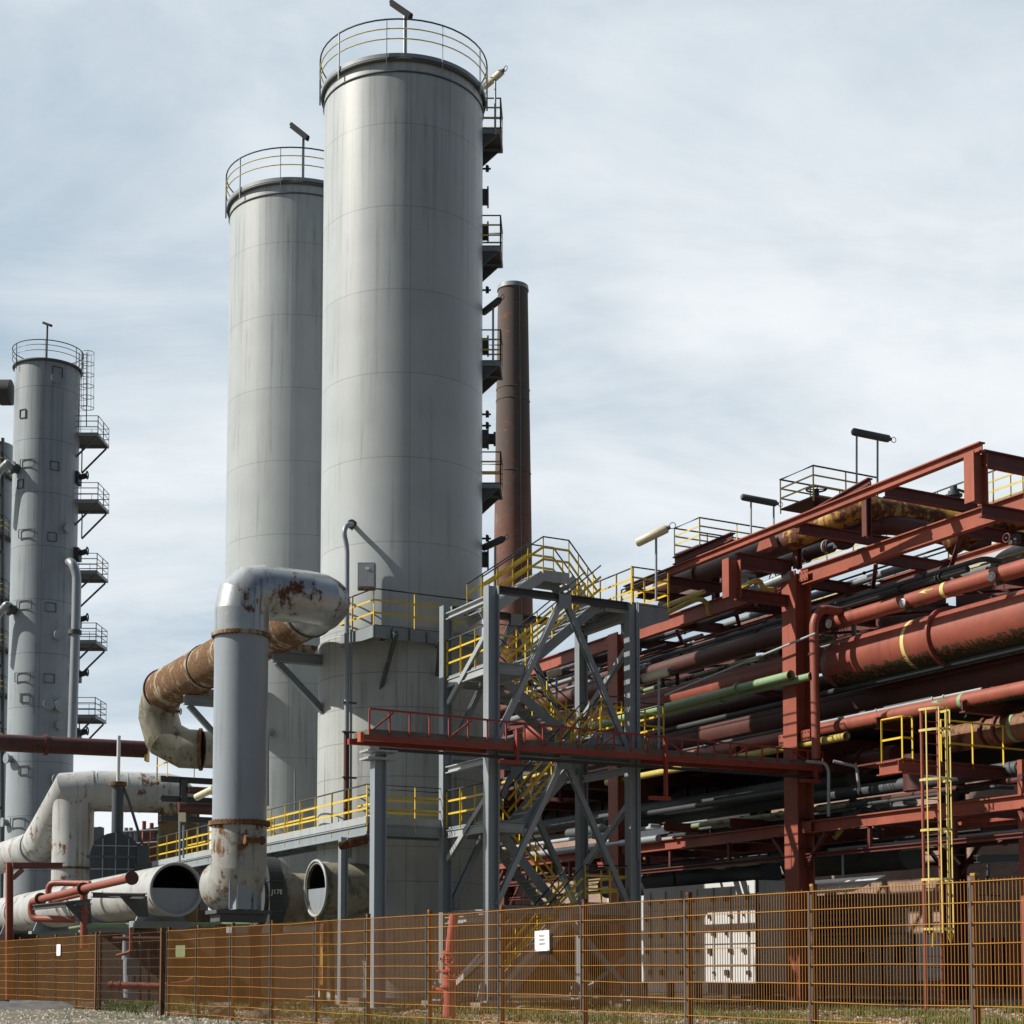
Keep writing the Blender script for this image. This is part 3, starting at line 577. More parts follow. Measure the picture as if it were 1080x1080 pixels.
# retaining wall and plant hidden behind the fence on the left
a, b = gnd(-60, 57.8), gnd(335, 54.5); zt_ = 2.3
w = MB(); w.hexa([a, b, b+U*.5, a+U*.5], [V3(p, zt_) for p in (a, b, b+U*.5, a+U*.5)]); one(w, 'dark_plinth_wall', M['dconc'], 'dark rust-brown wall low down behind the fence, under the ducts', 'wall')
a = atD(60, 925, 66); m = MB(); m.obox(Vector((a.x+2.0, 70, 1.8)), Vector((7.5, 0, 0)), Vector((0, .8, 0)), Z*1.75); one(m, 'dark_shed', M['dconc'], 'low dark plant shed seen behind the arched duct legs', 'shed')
a = atD(84, 862, 73); b = atD(212, 862, 73); ps = thing('pump_house', 'dark steel plant frame seen under the arched duct', 'plant frame', V3((a+b)/2, 0)); za = a.z
m = MB(); m.hexa([V3(a, 0), V3(b, 0), V3(b, 0)+Vector((0, 2, 0)), V3(a, 0)+Vector((0, 2, 0))], [V3(a, za-1.0), V3(b, za-.1), V3(b, za-.1)+Vector((0, 2, 0)), V3(a, za-1.0)+Vector((0, 2, 0))]); m.build('casing', M['darkp0'], ps)
m = MB(); [m.bar(V3(atD(x, 900, 71), 0), atD(x, y, 71), .14, .14, V) for x, y in ((160, 868), (152, 866), (105, 872), (120, 885))]; m.build('red_upright', M['red'], ps)
m = MB(); [m.cyl(V3(atD(x, 900, 70.8), 3), atD(x, y, 70.8), .09, 8) for x, y in ((128, 876), (133, 873), (138, 873), (143, 876), (168, 880))]; [m.cyl(atD(122, y, 70.7), atD(170, y-3, 70.7), .05, 6) for y in (878, 891)]; m.build('pipework', M['galv'], ps)
m = MB(); [m.obox(atD(x, y, 70.9), Vector((.35, 0, 0)), Vector((0, .2, 0)), Z*.3) for x, y in ((100, 880), (114, 893), (176, 893))]; m.build('box', M['dgrey'], ps)
pipe('gate_red_pipe', 'salmon red pipe lying near the ground behind the fence gate', [atD(114, 1039, 43.5), atD(171, 1040.5, 43.5), atD(196, 1038, 44.2), atD(203, 1034, 44.6)], .095, 'redpipe', .1, [(atD(118, 1039.2, 43.5), Vector((1, 0, 0))), (atD(126, 1039.4, 43.5), Vector((1, 0, 0)))], fr=1.25)
gp = thing('pump_set', 'small blue-grey upright pump with valves behind the fence gate', 'pump', gnd(134, 47)); m = MB(); m.cone(atD(133, 1012, 47), atD(133, 986, 47), .12, .09, 14); m.cyl(atD(136, 1052, 47), atD(136, 1010, 47), .16, 14); m.build('cylinder', M['ductg'], gp)
m = MB(); m.cyl(atD(141, 1040, 47), atD(142, 1000, 47), .05, 8); m.cyl(atD(148, 1055, 47), atD(148, 985, 47), .035, 8); m.bar(atD(157, 1055, 47), atD(157, 1000, 47), .06, .06, V); m.tube([atD(118, 1014, 47), atD(128, 1018, 47), atD(139, 1027, 47)], .02, 6); m.obox(atD(141, 1020, 46.9), Vector((.18, 0, 0)), Vector((0, .1, 0)), Z*.22); m.build('piping', M['dgrey'], gp)
pipe('upright_red_pipe', 'thin red upright pipe behind the fence gate', [atD(138, 978, 46.5), atD(138, 1004, 46.5), atD(123, 1008, 46.5)], .045, 'redpipe', .1)
m = MB(); m.tube([atD(119, 990, 46.8), atD(172, 990, 46.8)], .06, 8); one(m, 'cross_pipe', M['redpiped'], 'level dark red pipe near the top of the fence gate', 'pipe')
# ================================================================== walkway along the silos
D0 = 46.4
wc = atD(387, 869, D0); wz = wc.z
wA = linex(wc, U, 158); wB = linex(wc, V, 487); wE = onV(510, 866, wB); wE = wB+(-U*.0)+V*.0
wk = thing('walkway', 'grey steel walkway with yellow railings running along the silos and turning at the corner', 'walkway', V3(wc, wz))
W = 1.0
MB().prism([wA, wc, wB, wB+U*W+V*0, wc+U*W+V*W, wA+V*W], Z*.04).build('deck', M['grey'], wk)
m = MB(); m.ibeam(wA-Z*.16, wc-Z*.16, .30, .1); m.ibeam(wc-Z*.16+V*.06, wB-Z*.16, .30, .1); m.ibeam(wA+V*W-Z*.16, wc+V*W+U*W-Z*.16, .30, .1); m.ibeam(wc+V*W+U*W-Z*.16, wB+U*W-Z*.16, .30, .1); m.build('girder', M['grey'], wk)
for g in range(14):
    q = wA.lerp(wc, (g+.5)/14); m = MB(); m.bar(q-Z*.12, q+V*W-Z*.12, .08, .16); m.build('cross_member', M['grey'], wk)
m = MB(); m.bar(wA+Z*.12-V*.02, wc+Z*.12-V*.02, .012, .2); m.bar(wc+Z*.12-U*.02, wB+Z*.12-U*.02, .012, .2); m.build('toe_board', M['lgrey'], wk)
railing(wk, [wA, wc, wB], 1.12, 1.35, (.40, .72), base=-.2); railing(wk, [wA+V*W, wc+V*W+U*W, wB+U*W], 1.12, 1.35, (.40, .72))
# thin column under the walkway corner, with a lamp
cc = gnd(361, 46.8); m = MB(); m.ibeam(V3(cc, .12), V3(cc, wz-.34), .22, .2, V, .02, .015); one(m, 'walkway_column', M['galv'], 'slim galvanised column standing under the walkway corner', 'column')
l = thing('tube_lamp', 'dirty tube lamp hung under the walkway corner', 'lamp', atD(372, 889, 45.9), 'tube lamps on poles'); MB().tube([atD(359, 892, 45.9), atD(386, 886, 45.6)], .12, 12).build('lamp_cover', M['ochre'], l)
l = thing('tube_lamp', 'pale tube lamp beside the rusty elbow, left of the tall duct', 'lamp', atD(214, 838, 60), 'tube lamps on poles'); MB().tube([atD(207, 841, 60), atD(225, 832, 59.5)], .13, 12).build('lamp_cover', M['lens'], l)
a = atD(192, 862, 50); cb = thing('cable_box', 'small pale junction box on a conduit post by the walkway railing', 'box', atD(191, 905, 50)); MB().obox(a, Vector((.1, 0, 0)), Vector((0, .08, 0)), Z*.14).build('box', M['lens'], cb); m = MB(); m.cyl(atD(189.5, 912, 50), atD(189.5, 866, 50), .03, 8); m.cyl(atD(193.5, 905, 50), atD(193.5, 870, 50), .03, 8); m.build('conduit', M['galv'], cb)
# ================================================================== silo platform at mid height
sp0 = atD(394, 660, 48.4); sz = sp0.z; spB = linex(sp0, V, 520); spL = sp0+U*2.6-V*.3
pf = thing('silo_platform', 'railed steel platform wrapped round the front of the near silo at mid height', 'platform', sp0)
MB().prism([sp0, spB, spB+U*2.0, spL], Z*.05).build('deck', M['dgrey'], pf)
m = MB(); m.bar(sp0-Z*.16, spB-Z*.16, .05, .36); m.bar(sp0-Z*.16, spL-Z*.16, .05, .361); m.build('fascia', M['grey'], pf)
for g in range(8): q = sp0.lerp(spB, g/7); MB().bar(q-U*.04-Z*.34, q-U*.04+Z*.02, .05, .03, V).build('stiffener', M['dgrey'], pf)
railing(pf, [spL, sp0, spB], 1.12, 1.5, (.36, .70), mid='yel')
for x0, y0, x1, y1 in ((418, 668, 400, 733), (464, 675, 461, 712)):
    a, b = atD(x0, y0, 48.45), atD(x1, y1, 49.6); m = MB(); m.bar(a, b, .12, .1); m.bar(a+Z*.02, V3(b, a.z)+Z*.02, .1, .1); m.build('bracket', M['dgrey'], pf)
cbx = thing('switch_cabinet', 'weathered grey cabinet mounted on the silo platform railing', 'cabinet', atD(387, 622, 48.6)); c = atD(387, 608, 48.6)
MB().obox(c, Vector((.26, 0, 0)), Vector((0, .17, 0)), Z*.38).build('box', M['galv'], cbx); MB().obox(c+Vector((0, -.18, -.42)), Vector((.25, 0, 0)), Vector((0, .1, 0)), Z*.03).build('shelf', M['ductr'], cbx)
MB().obox(c+Vector((.03, -.19, .2)), Vector((.05, 0, 0)), Vector((0, .004, 0)), Z*.03).build('nameplate', M['paper'], cbx); MB().obox(c+Vector((-.0, -.176, 0)), Vector((.22, 0, 0)), Vector((0, .005, 0)), Z*.33).build('door', M['lgrey'], cbx)
# downpipe on the near silo
pts = [atD(373, 553, 49.9), atD(366, 553, 49.3), atD(362.5, 561, 49.2), atD(366, 577, 49.3), atD(365.5, 775, 49.3)]
dp = pipe('downpipe', 'thin pale blue pipe leaving the near silo and dropping straight down, brown at its foot', pts, .075, 'ductg', .3, [(atD(371, 553, 49.8), pts[1]-pts[0])], fr=2.0, flm='black')
MB().cyl(atD(365.5, 772, 49.3), atD(365, 905, 49.3), .085, 12).build('lower_length', M['redpiped'], dp)
for y in (741, 772, 820): c = atD(366, y, 49.3); MB().bar(c-V*.15, c+V*.3, .1, .05).build('clamp', M['dgrey'], dp)
pipe('thin_conduit', 'very thin grey conduit right beside the downpipe', [atD(370.5, 664, 49.35), atD(370, 905, 49.35)], .035, 'galv')
pipe('silo_side_pipe', 'thin grey pipe on the further silo, with a capped elbow at its top', [atD(286, 773, 56.9), atD(282, 773, 56.5), atD(281, 780, 56.5), atD(281, 850, 56.5)], .09, 'galv', .15, [(atD(286, 773, 56.9), V)])
pipe('short_upright_conduit', 'short thin conduit low on the further silo', [atD(311, 812, 57), atD(311, 880, 57)], .05, 'galv')
# ================================================================== grey stair tower
TA = gnd(518, 45); TB = V3(onV(668, 1000, TA), 0); TC = V3(onU(469.5, 1000, TA), 0); TD = TB+TC-TA
zt = atD(518, 618, 45).z
st = thing('stair_tower', 'open grey steel stair tower with zigzag stairs and yellow railings', 'stair tower', TA)
def tp(v, u, z): return TA+(TB-TA)*v+(TC-TA)*u+Z*z
for v, u, w in ((0, 0, 0), (1, 0, 0), (0, 1, 0), (1, 1, 0)):
    m = MB(); m.ibeam(tp(v, u, .35), tp(v, u, zt), .34 if not u else .30, .32 if not u else .28, NU, .03, .03); m.build('column', M['grey'] if u else M['galv'], st)
    fo = thing('column_footing', f'mossy concrete footing under the {"front" if not u else "rear"} {"left" if not v else "right"} stair tower column', 'footing', tp(v, u, 0), 'stair tower footings'); MB().obox(tp(v, u, .1), V*.55, U*.45, Z*.1).build('block', M['conc'], fo)
    m = MB(); m.obox(tp(v, u, .225), V*.28, U*.28, Z*.02); [m.cyl(tp(v, u, .2)+V*sx+U*sy, tp(v, u, .42)+V*sx+U*sy, .02, 6) for sx in (-.2, .2) for sy in (-.2, .2)]; m.build('base_plate', M['grey'], st)
    m = MB(); [m.bar(tp(v, u, .24)+V*s, tp(v, u, .7)+V*s*.6, .03, .3, V) for s in (-.3, .3)]; m.build('base_gusset', M['grey'], st)
def zf(px, py, Pn=TA): return onV(px, py, Pn).z
zmid = zf(594, 797); zlow = zf(594, 960)
for z, k in ((zt-.08, 0), (zmid, 0), (zlow, 0)):
    for u in (0, 1): m = MB(); m.ibeam(tp(0, u, z)+(TB-TA).normalized()*.17, tp(1, u, z)-(TB-TA).normalized()*.17, .2, .2); m.build('beam', M['dgrey' if z > 8 else 'grey'], st)
    for v in (0, 1): m = MB(); m.ibeam(tp(v, 0, z-.25)+U*.17, tp(v, 1, z-.25)-U*.17, .2, .18); m.build('beam', M['lgrey'], st)
def brace(p, q, h=.17, w=.15, mat='galv', up=None): m = MB(); m.ibeam(p, q, h, w, up or U, .02, .02); return m.build('brace', M[mat], st)
for zt_, zb_ in ((zt-.2, zmid+.25), (zmid-.2, zlow+.1), (zlow-.2, .45)):
    for u in (0, 1):
        ap = tp(.5, u, zt_)-U*.0; s = -.0
        brace(ap-V*.08, tp(.03, u, zb_), mat='lgrey' if not u else 'grey'); brace(ap+V*.08, tp(.97, u, zb_), mat='grey')
        m = MB(); m.obox(ap-U*.11, V*.2, U*.012, Z*.2); m.build('gusset_plate', M['grey'], st)
    for v in (0, 1): brace(tp(v, .1, (zt_ if zt_ > zlow else zt_)-1.1), tp(v, .92, zb_+ (zt_-zb_)*.35 if zt_ > 4 else zb_), .15, .15, 'lgrey', V)
# stairs: (x,y) picture of the lower and upper end on a plane at fraction u
def flight(xl, yl, xh, yh, uf, wid=.85, n=None, rail=True, label=None, both=True):
    base = tp(0, uf, 0); lo = onV(xl, yl, base); hi = onV(xh, yh, base); g = thing  # local
    m = MB(); off = U*wid
    m.bar(lo-Z*.05, hi-Z*.05, .05, .26); m.bar(lo+off-Z*.05, hi+off-Z*.05, .05, .26)
    fo = m.build('stair_flight', M['grey'], st); k = n or max(6, round((hi.z-lo.z)/.21))
    m = MB()
    for i in range(k):
        p = lo.lerp(hi, (i+.5)/k); d = V3(hi-lo, 0).normalized(); m.obox(p+off/2, d*.12, U*(wid/2-.03), Z*.018)
    m.build('tread', M['galv'], fo)
    for s in ((0, 1) if both else (0,)):
        o = off*s; m = MB(); m.tube([lo+o+Z*1.05, hi+o+Z*1.05], .021, 6); m.build('handrail', M['black'], fo); m = MB()
        for f in (.38, .72): m.bar(lo+o+Z*f, hi+o+Z*f, .012, .07)
        for i in range(4): p = lo.lerp(hi, (i+.4)/3.8); m.bar(p+o-Z*.1, p+o+Z*1.04, .05, .015, V)
        m.build('guard_rail', M['yel'], fo)
    return lo, hi
def landing(v0, v1, u0, u1, z, rails, name='landing'):
    q = [tp(v0, u0, z), tp(v1, u0, z), tp(v1, u1, z), tp(v0, u1, z)]
    lo = MB().prism([p-Z*.03 for p in q], Z*.06).build(name, M['grey'], st)
    m = MB()
    for i in range(4): a, b = q[i], q[(i+1) % 4]; m.ibeam(a-Z*.17+(b-a).normalized()*.06, b-Z*.17-(b-a).normalized()*.06, .24, .09)
    m.build('edge_beam', M['lgrey'], lo)
    for r in rails: railing2(lo, [q[i % 4] for i in r])
def railing2(root, pts): railing(root, pts, 1.08, 1.0, (.38, .72))
zL1 = zf(545, 703, tp(0, .1, 0)); zR0 = zf(640, 636, tp(0, .1, 0)); zR1 = zf(640, 782, tp(0, .5, 0)); zL2 = zf(545, 868, tp(0, .1, 0)); zR2 = zf(620, 955, tp(0, .5, 0))
print('stairs', zt, zmid, zlow, zL1, zR0, zR1, zL2, zR2)
def y2(v, uf, z): return tp(v, uf, z)
def flv(va, za, vb, zb_, uf):  # flight between two heights at fractions along the tower
    lo, hi = tp(va, uf, za), tp(vb, uf, zb_); m = MB(); wid = .9; off = U*wid
    m.bar(lo-Z*.05, hi-Z*.05, .05, .28); m.bar(lo+off-Z*.05, hi+off-Z*.05, .05, .28); fo = m.build('stair_flight', M['grey'], st)
    k = max(6, round((hi.z-lo.z)/.2)); d = V3(hi-lo, 0).normalized(); m = MB()
    for i in range(k): p = lo.lerp(hi, (i+.5)/k); m.obox(p+off/2, d*.125, U*(wid/2-.03), Z*.02)
    m.build('tread', M['galv'], fo)
    for s in (0, 1):
        o = off*s; m = MB(); m.tube([lo+o+Z*1.05, hi+o+Z*1.05], .021, 6); m.build('handrail', M['black'], fo); m = MB()
        for f in (.38, .72): m.bar(lo+o+Z*f, hi+o+Z*f, .012, .07)
        m.build('guard_rail', M['yel'], fo)
        for i in range(4): p = lo.lerp(hi, (i+.4)/3.8); m = MB(); m.bar(p+o-Z*.1, p+o+Z*1.04, .05, .015, V); m.build('post', M['yel'], fo)
fu = .07; bu = .56
landing(0, .24, .02, .98, zL1, [(3, 0, 1)]); landing(.80, 1.02, .02, .98, zR0, [(2, 1)]); landing(.78, 1.02, .02, .98, zR1, [(0, 1, 2, 3)]); landing(0, .24, .02, .98, zL2, [(3, 0)]); landing(.66, 1.02, .02, .98, zR2, [(0, 1, 2)])
flv(.24, zL1, .80, zR0, fu); flv(.78, zR1, .24, zL1, bu); flv(.24, zL2, .78, zR1, fu); flv(.66, zR2, .22, zL2, bu); flv(.08, .25, .66, zR2, fu)
# projecting deck right of the tower with its railing, and the lower one
q = [tp(1.0, .0, zR0), tp(1.28, .0, zR0), tp(1.28, .9, zR0), tp(1.0, .9, zR0)]
lo = MB().prism(q, Z*.05).build('outer_deck', M['grey'], st); m = MB(); m.prism([q[0]-Z*.8-V*.0, q[1]-Z*.35, q[1]-Z*.02, q[0]-Z*.02], U*.06); m.bar(q[1]-Z*.15, q[2]-Z*.15, .05, .3); m.build('fascia', M['grey'], lo)
railing(lo, [q[0]+V*.0, q[1], q[2]], 1.08, 1.1, (.38, .72))
q = [tp(1.0, .2, zR1), tp(1.32, .2, zR1), tp(1.32, .9, zR1)]; lo = MB().prism(q+[tp(1.0, .9, zR1)], Z*.05).build('outer_deck', M['grey'], st); railing(lo, q, 1.08, 1.1, (.38, .72))
# crossover stair from the tower top over to the silo platform
cu = .62; base = tp(0, cu, 0); pk0 = onV(573, 608, base); pk1 = onV(600, 602, base); pk1.z = pk0.z = (pk0.z+pk1.z)/2
cr0 = tp(.98, cu, zR0); cl = onV(508, 655, base); cl.z = sz+.05
cs = thing('crossover_stair', 'short stair climbing over from the stair tower top down to the silo platform', 'stairs', cl)
for o in (0, .95):
    d = U*o; m = MB(); m.bar(cl+d-Z*.1, pk0+d-Z*.1, .05, .3); m.bar(pk0+d-Z*.1, pk1+d-Z*.1, .051, .32); m.bar(pk1+d-Z*.1, cr0+d-Z*.1, .05, .3); m.build('stringer', M['lgrey' if not o else 'grey'], cs)
    m = MB(); m.tube([cl+d+Z*1.05, pk0+d+Z*1.05, pk1+d+Z*1.05, cr0+d+Z*1.05], .022, 6); m.build('handrail', M['black'], cs)
    g = MB()
    for a, b in ((cl, pk0), (pk0, pk1), (pk1, cr0)):
        for f in (.38, .74): g.bar(a+d+Z*f, b+d+Z*f, .012, .07)
    go = g.build('guard_rail', M['yel'], cs)
    for a, b, k in ((cl, pk0, 4), (pk0, pk1, 1), (pk1, cr0, 3)):
        for i in range(k): p = a.lerp(b, i/k)+d; m = MB(); m.bar(p-Z*.1, p+Z*1.04, .035, .015, U); m.build('post', M['yel'], go)
m = MB()
for a, b in ((cl, pk0), (cr0, pk1)):
    for i in range(7): p = a.lerp(b, (i+.5)/7); m.obox(p+U*.475, V*.13, U*.44, Z*.02)
m.build('tread', M['galv'], cs); MB().prism([pk0, pk1, pk1+U*.95, pk0+U*.95], Z*.04).build('deck', M['lgrey'], cs)
pipe('stair_conduit', 'thin conduit running down the right column of the stair tower', [tp(1.03, -.03, 4.2), tp(1.03, -.03, zt+.05)], .03, 'galv')
tubelamp('tube_lamp', 'pale tube lamp tilted on a tall pole above the stair tower top deck', atD(671, 573, 46.5), atD(704, 557, 46.2), [(atD(692, 565, 46.4), atD(692, 634, 46.4))])
tubelamp('tube_lamp', 'pale tube lamp on a pole right of the stair tower, below the red beams', atD(677, 716, 47.5), atD(705, 708, 47.2), [(atD(695, 712, 47.3), atD(695, 790, 47.3))])
tubelamp('tube_lamp', 'dim tube lamp on a pole seen through the middle of the stair tower', atD(577, 712, 53), atD(592, 708, 53), [(atD(587, 710, 53), atD(587, 745, 53))])
# ================================================================== grey column and red footbridge
bc = gnd(398, 42.4); zb1 = atD(398, 795, 42.4).z
gc_ = thing('grey_column', 'thick grey steel column holding up the left end of the red footbridge', 'column', bc)
m = MB(); m.ibeam(V3(bc, .12), V3(bc, zb1), .34, .30, NU, .03, .03); m.build('shaft', M['ductg'], gc_)
for y in (793, 801): c = V3(bc, atD(398, y, 42.4).z); m = MB(); m.obox(c, V*.42, U*.3, Z*.025); m.build('cap_plate', M['lgrey'], gc_)
fo = MB(); fo.obox(V3(bc, .06), V*.6, U*.5, Z*.06); one(fo, 'column_footing', M['conc'], 'flat concrete slab under the single grey column', 'footing')
BA = atD(388, 778, 42.3); BB = atD(866, 811, 49.6); bu_ = (BB-BA).normalized(); bn = Vector((-bu_.y, bu_.x, 0)).normalized(); BE = BB
rb_ = thing('red_footbridge', 'long narrow red steel footbridge with plank deck crossing in front of the stair tower', 'footbridge', BA)
m = MB(); m.bar(BA-bu_*.15, BE, .14, .15); m.bar(BA+bn*.9-bu_*.15, BE+bn*.9, .14, .15); m.build('girder', M['redbr'], rb_)
Lb = (BE-BA).length; m = MB(); k = int(Lb/.155)
m2 = MB()
for i in range(5): o = bn*(.03+i*.2); [m2.bar(BA+o+Z*(.10+.052*j), BE+o+Z*(.10+.052*j), .19-.01*(j % 2), .046) for j in range(3)]
m2.build('plank_deck', M['wood'], rb_)
def bridge_h(t): return 0.74+(.50-.74)*t
for s in (0,):
    o = bn*.92*s-bn*.09; m = MB(); m.bar(BA+o+Z*(bridge_h(0)+.0), BE+o+Z*(bridge_h(1)), .05, .05); ro = m.build('top_rail', M['redbr'], rb_)
    n = 26
    for i in range(n+1):
        t = i/n; p = BA.lerp(BE, t)+o; m = MB(); m.bar(p+Z*.1, p+Z*(bridge_h(t)-.02), .04, .04, bu_); m.build('baluster', M['redbr'], ro)
    for i in (0, 4, 8, 12, 16, 20, 24):
        a = BA.lerp(BE, i/n)+o; b = BA.lerp(BE, (i+1.2)/n)+o; m = MB()
        if i == 0 or i % 8: m.bar(a+Z*.12, b+Z*(bridge_h(i/n)-.05), .045, .045)
        else: m.bar(b+Z*.12, a+Z*(bridge_h(i/n)-.05), .045, .045)
        m.build('diagonal', M['redbr'], ro)
for x, yb in ((527, 803), (682, 841), (856, 824)):
    t = (x-388)/478; p = BA.lerp(BE, t)-bn*.12; b = onV(x, yb, p); m = MB(); m.bar(V3(p, b.z), p+Z*.5, .12, .08, bu_); m.bar(V3(p, b.z)-bu_*.55, V3(p, b.z)+bu_*.12, .16, .1); m.build('hanger', M['redbr'], rb_)
pipe('bridge_pipe', 'thin dark blue pipe slung under the red footbridge', [BA-Z*.28-bn*.05+bu_*.3, BE-Z*.28-bn*.05], .045, 'black')
m = MB(); m.obox(BA-bu_*.2, bu_*.05, bn*.1, Z*.12); m.build('end_cap', M['orange'], rb_)
# conduit pair ending at the right of the bridge
for dx, lab in ((0, 'white bent conduit dropping from the right end of the footbridge'), (32, 'short white bent conduit at the very end of the footbridge')):
    pts = [atD(850+dx*.9, 803, 49), atD(870+dx, 804.5 if not dx else 808, 49), atD(874+dx*.93, 812, 49), atD(874+dx*1.02, 861 if not dx else 835, 49)]
    pipe('white_conduit', lab, pts, .05, 'lgrey', .2)
# ================================================================== hydrant, signs
hb = gnd(474, 35); hy = thing('red_hydrant', 'salmon red standpipe with two handwheels and a leaning top, behind the fence', 'hydrant', hb)
def hp(x, y, dd=0): return atD(x, y, 35+dd)
MB().cyl(V3(hb, -.1), hp(474, 1027), .14, 20).build('standpipe', M['hyd'], hy); MB().tube([hp(474, 1003), hp(475, 997), hp(479, 965)], [.09, .10, .10], 16).build('top_tube', M['hyd'], hy)
m = MB(); m.cyl(hp(474, 1046), hp(454.5, 1045), .075, 12); m.cyl(hp(457, 1045), hp(454, 1045), .11, 12); m.build('side_outlet', M['hyd'], hy)
for y, r in ((1040, .2), (1031, .16), (1024, .19), (1016, .13), (1004, .15)): c = hp(474, y); MB().cyl(c-Z*.025, c+Z*.025, r, 18).build('flange', M['hyd'], hy)
MB().cyl(hp(474, 1040), hp(474.5, 1001), .10, 16).build('valve_body', M['hyd'], hy)
for x, y, r in ((472.5, 1012, .12), (480, 1025, .125)):
    c = hp(x, y, -.25); m = MB(); ax = Vector((.1, -1, .15)).normalized(); m.torus(c, ax, r, .018, 20, 6); e = ax.cross(Z).normalized(); f = ax.cross(e)
    for k in range(5): t = k*2*math.pi/5; m.cyl(c, c+e*r*math.cos(t)+f*r*math.sin(t), .012, 6)
    m.cyl(c-ax*.04, c+ax*-.25, .03, 8); m.build('handwheel', M['hyd'], hy)
m = MB(); m.tube([hp(477, 1000), hp(484, 999), hp(485, 992)], .025, 8, bend=.05); m.cyl(hp(486, 999), hp(488.5, 998.5), .03, 8); m.cyl(hp(470, 1024), hp(460, 1025), .03, 8); m.cyl(hp(470, 1013), hp(464, 1011), .03, 8); m.build('nozzle', M['hyd'], hy)
m = MB(); m.cyl(hp(463, 1032), hp(462.5, 1014), .012, 6); m.build('marker_rod', M['yelp'], hy)
# ================================================================== fence
def hfence(x): return 30+.0625*x
def fp(x): D = F*.92/hfence(x); return gnd(x, D, 1000)
ZF = CZ+.92
def fence_run(xs, label, recess=0, last=True):
    P = [fp(x) for x in xs]
    root = thing('mesh_fence', label, 'fence', P[0], 'rusty mesh fencing')
    for i, p in enumerate(P):
        d = (P[min(i+1, len(P)-1)]-P[max(i-1, 0)]).normalized(); nn = Vector((d.y, -d.x, 0))
        if nn.y > 0: nn = -nn
        m = MB(); m.obox(p-nn*.06+Z*(ZF+.04)/2, d*.03, nn*.03, Z*(ZF+.04)/2); po = m.build('fence_post', M['fpost'], root)
        m = MB(); m.obox(p+nn*.012+Z*(ZF/2), d*.012, nn*.004, Z*(ZF/2-.02)); m.build('clamp_bar', M['dgrey'], po)
        m = MB(); m.obox(p-nn*.06+Z*(ZF+.055), d*.033, nn*.033, Z*.015); m.build('post_cap', M['ochre'], po)
    for a, b in zip(P, P[1:]):
        m = MB(); L = (b-a).length; k = int(L/.05); d = (b-a).normalized(); tilt = [random.uniform(-.02, .02) for _ in range(3)]
        nn = Vector((d.y, -d.x, 0))
        if nn.y > 0: nn = -nn
        for j in range(1, k): p = a+d*(j*L/k)-nn*.012; m.bar(p+Z*.02+nn*random.uniform(-.004, .004), p+Z*(ZF+random.uniform(-.01, .01)), .0075, .006, V)
        mp_ = m.build('mesh_panel', M['wirev'], root); m = MB()
        for j in range(10):
            z = .08+j*(ZF-.1)/9; sag = random.uniform(-.02, .012); c = a.lerp(b, .5)+Z*(z+sag)
            for (p, q) in ((a+Z*z, c), (c, b+Z*z)): m.bar(p-nn*.022, q-nn*.022, .008, .009); m.bar(p-nn*.002, q-nn*.002, .008, .009)
        m.build('level_wires', M['fence'], mp_)
    return root
fenceA = fence_run([-8, 19.5, 37.5, 57, 79, 104], 'rusty welded mesh fence left of the gate opening')
fenceB = fence_run([176, 207, 243, 285, 331, 385, 450, 526, 613, 723, 854.5, 1025, 1260], 'long rusty welded mesh fence from the gate to the right edge')
# gate: a recessed finer mesh between the two runs
ga, gb = fp(106)+U*.35, fp(174)+U*.2; gt = thing('mesh_gate', 'dark narrow mesh gate set between the two fence runs', 'gate', ga)
m = MB(); L = (gb-ga).length; d = (gb-ga).normalized()
for j in range(1, int(L/.12)): p = ga+d*j*.12; m.bar(p+Z*.05, p+Z*(ZF+.05), .006, .006, V)
for j in range(10): m.bar(ga+Z*(.1+j*.21), gb+Z*(.1+j*.21), .007, .007)
m.build('mesh_panel', M['fpost'], gt)
for p in (ga, gb): MB().bar(V3(p, 0), V3(p, ZF+.06), .1, .1, V).build('gate_post', M['fpost'], gt)
def sign(name, x0, y0, x1, y1, label, lines=(), mat='paper', D=None, cat='sign', lean=0):
    a = fp((x0+x1)/2); DD = (D or a.y)-.05; c = atD((x0+x1)/2, (y0+y1)/2, DD); d = (fp(x1)-fp(x0)).normalized()
    if d.x < 0: d = -d
    h = (atD(x0, y0, DD)-atD(x0, y1, DD)).length/2; k = ray(x1, y0); w = abs((linex(c, d, x1)-linex(c, d, x0)).length)/2
    nn = Vector((d.y, -d.x, 0)); root = thing(name, label, cat, c-Z*h)
    d2 = (d+Z*lean).normalized(); u2 = nn.cross(d2)*-1
    if u2.z < 0: u2 = -u2
    MB().obox(c+nn*.02, d2*w, nn*.004, u2*h).build('board', M[mat], root)
    for s, dy, hh in lines: text(s, c+nn*.026+u2*(h*dy), d2, u2, hh, M['ink'], root)
    for sx in (-1, 1): m = MB(); m.cyl(c+nn*.024+d2*w*.86*sx-u2*h*.9, c+nn*.032+d2*w*.86*sx-u2*h*.9, .009, 6); m.build('rivet', M['black'], root)
    return root
sign('fence_sign', 565.5, 981.5, 580.5, 1003, 'white paper notice with faint grey lettering on the fence, right of the hydrant', [('Unbefugtes', .50, .034), ('betreten', .12, .044), ('verboten!', -.28, .044)], lean=.02)
sign('fence_sign', 60.5, 996, 64.5, 1008, 'narrow white notice on the far left stretch of fence')
sign('plant_plate', 186, 997, 196, 1009.5, 'pale green plate behind the fence, just right of the gate', mat='green', D=44.5)
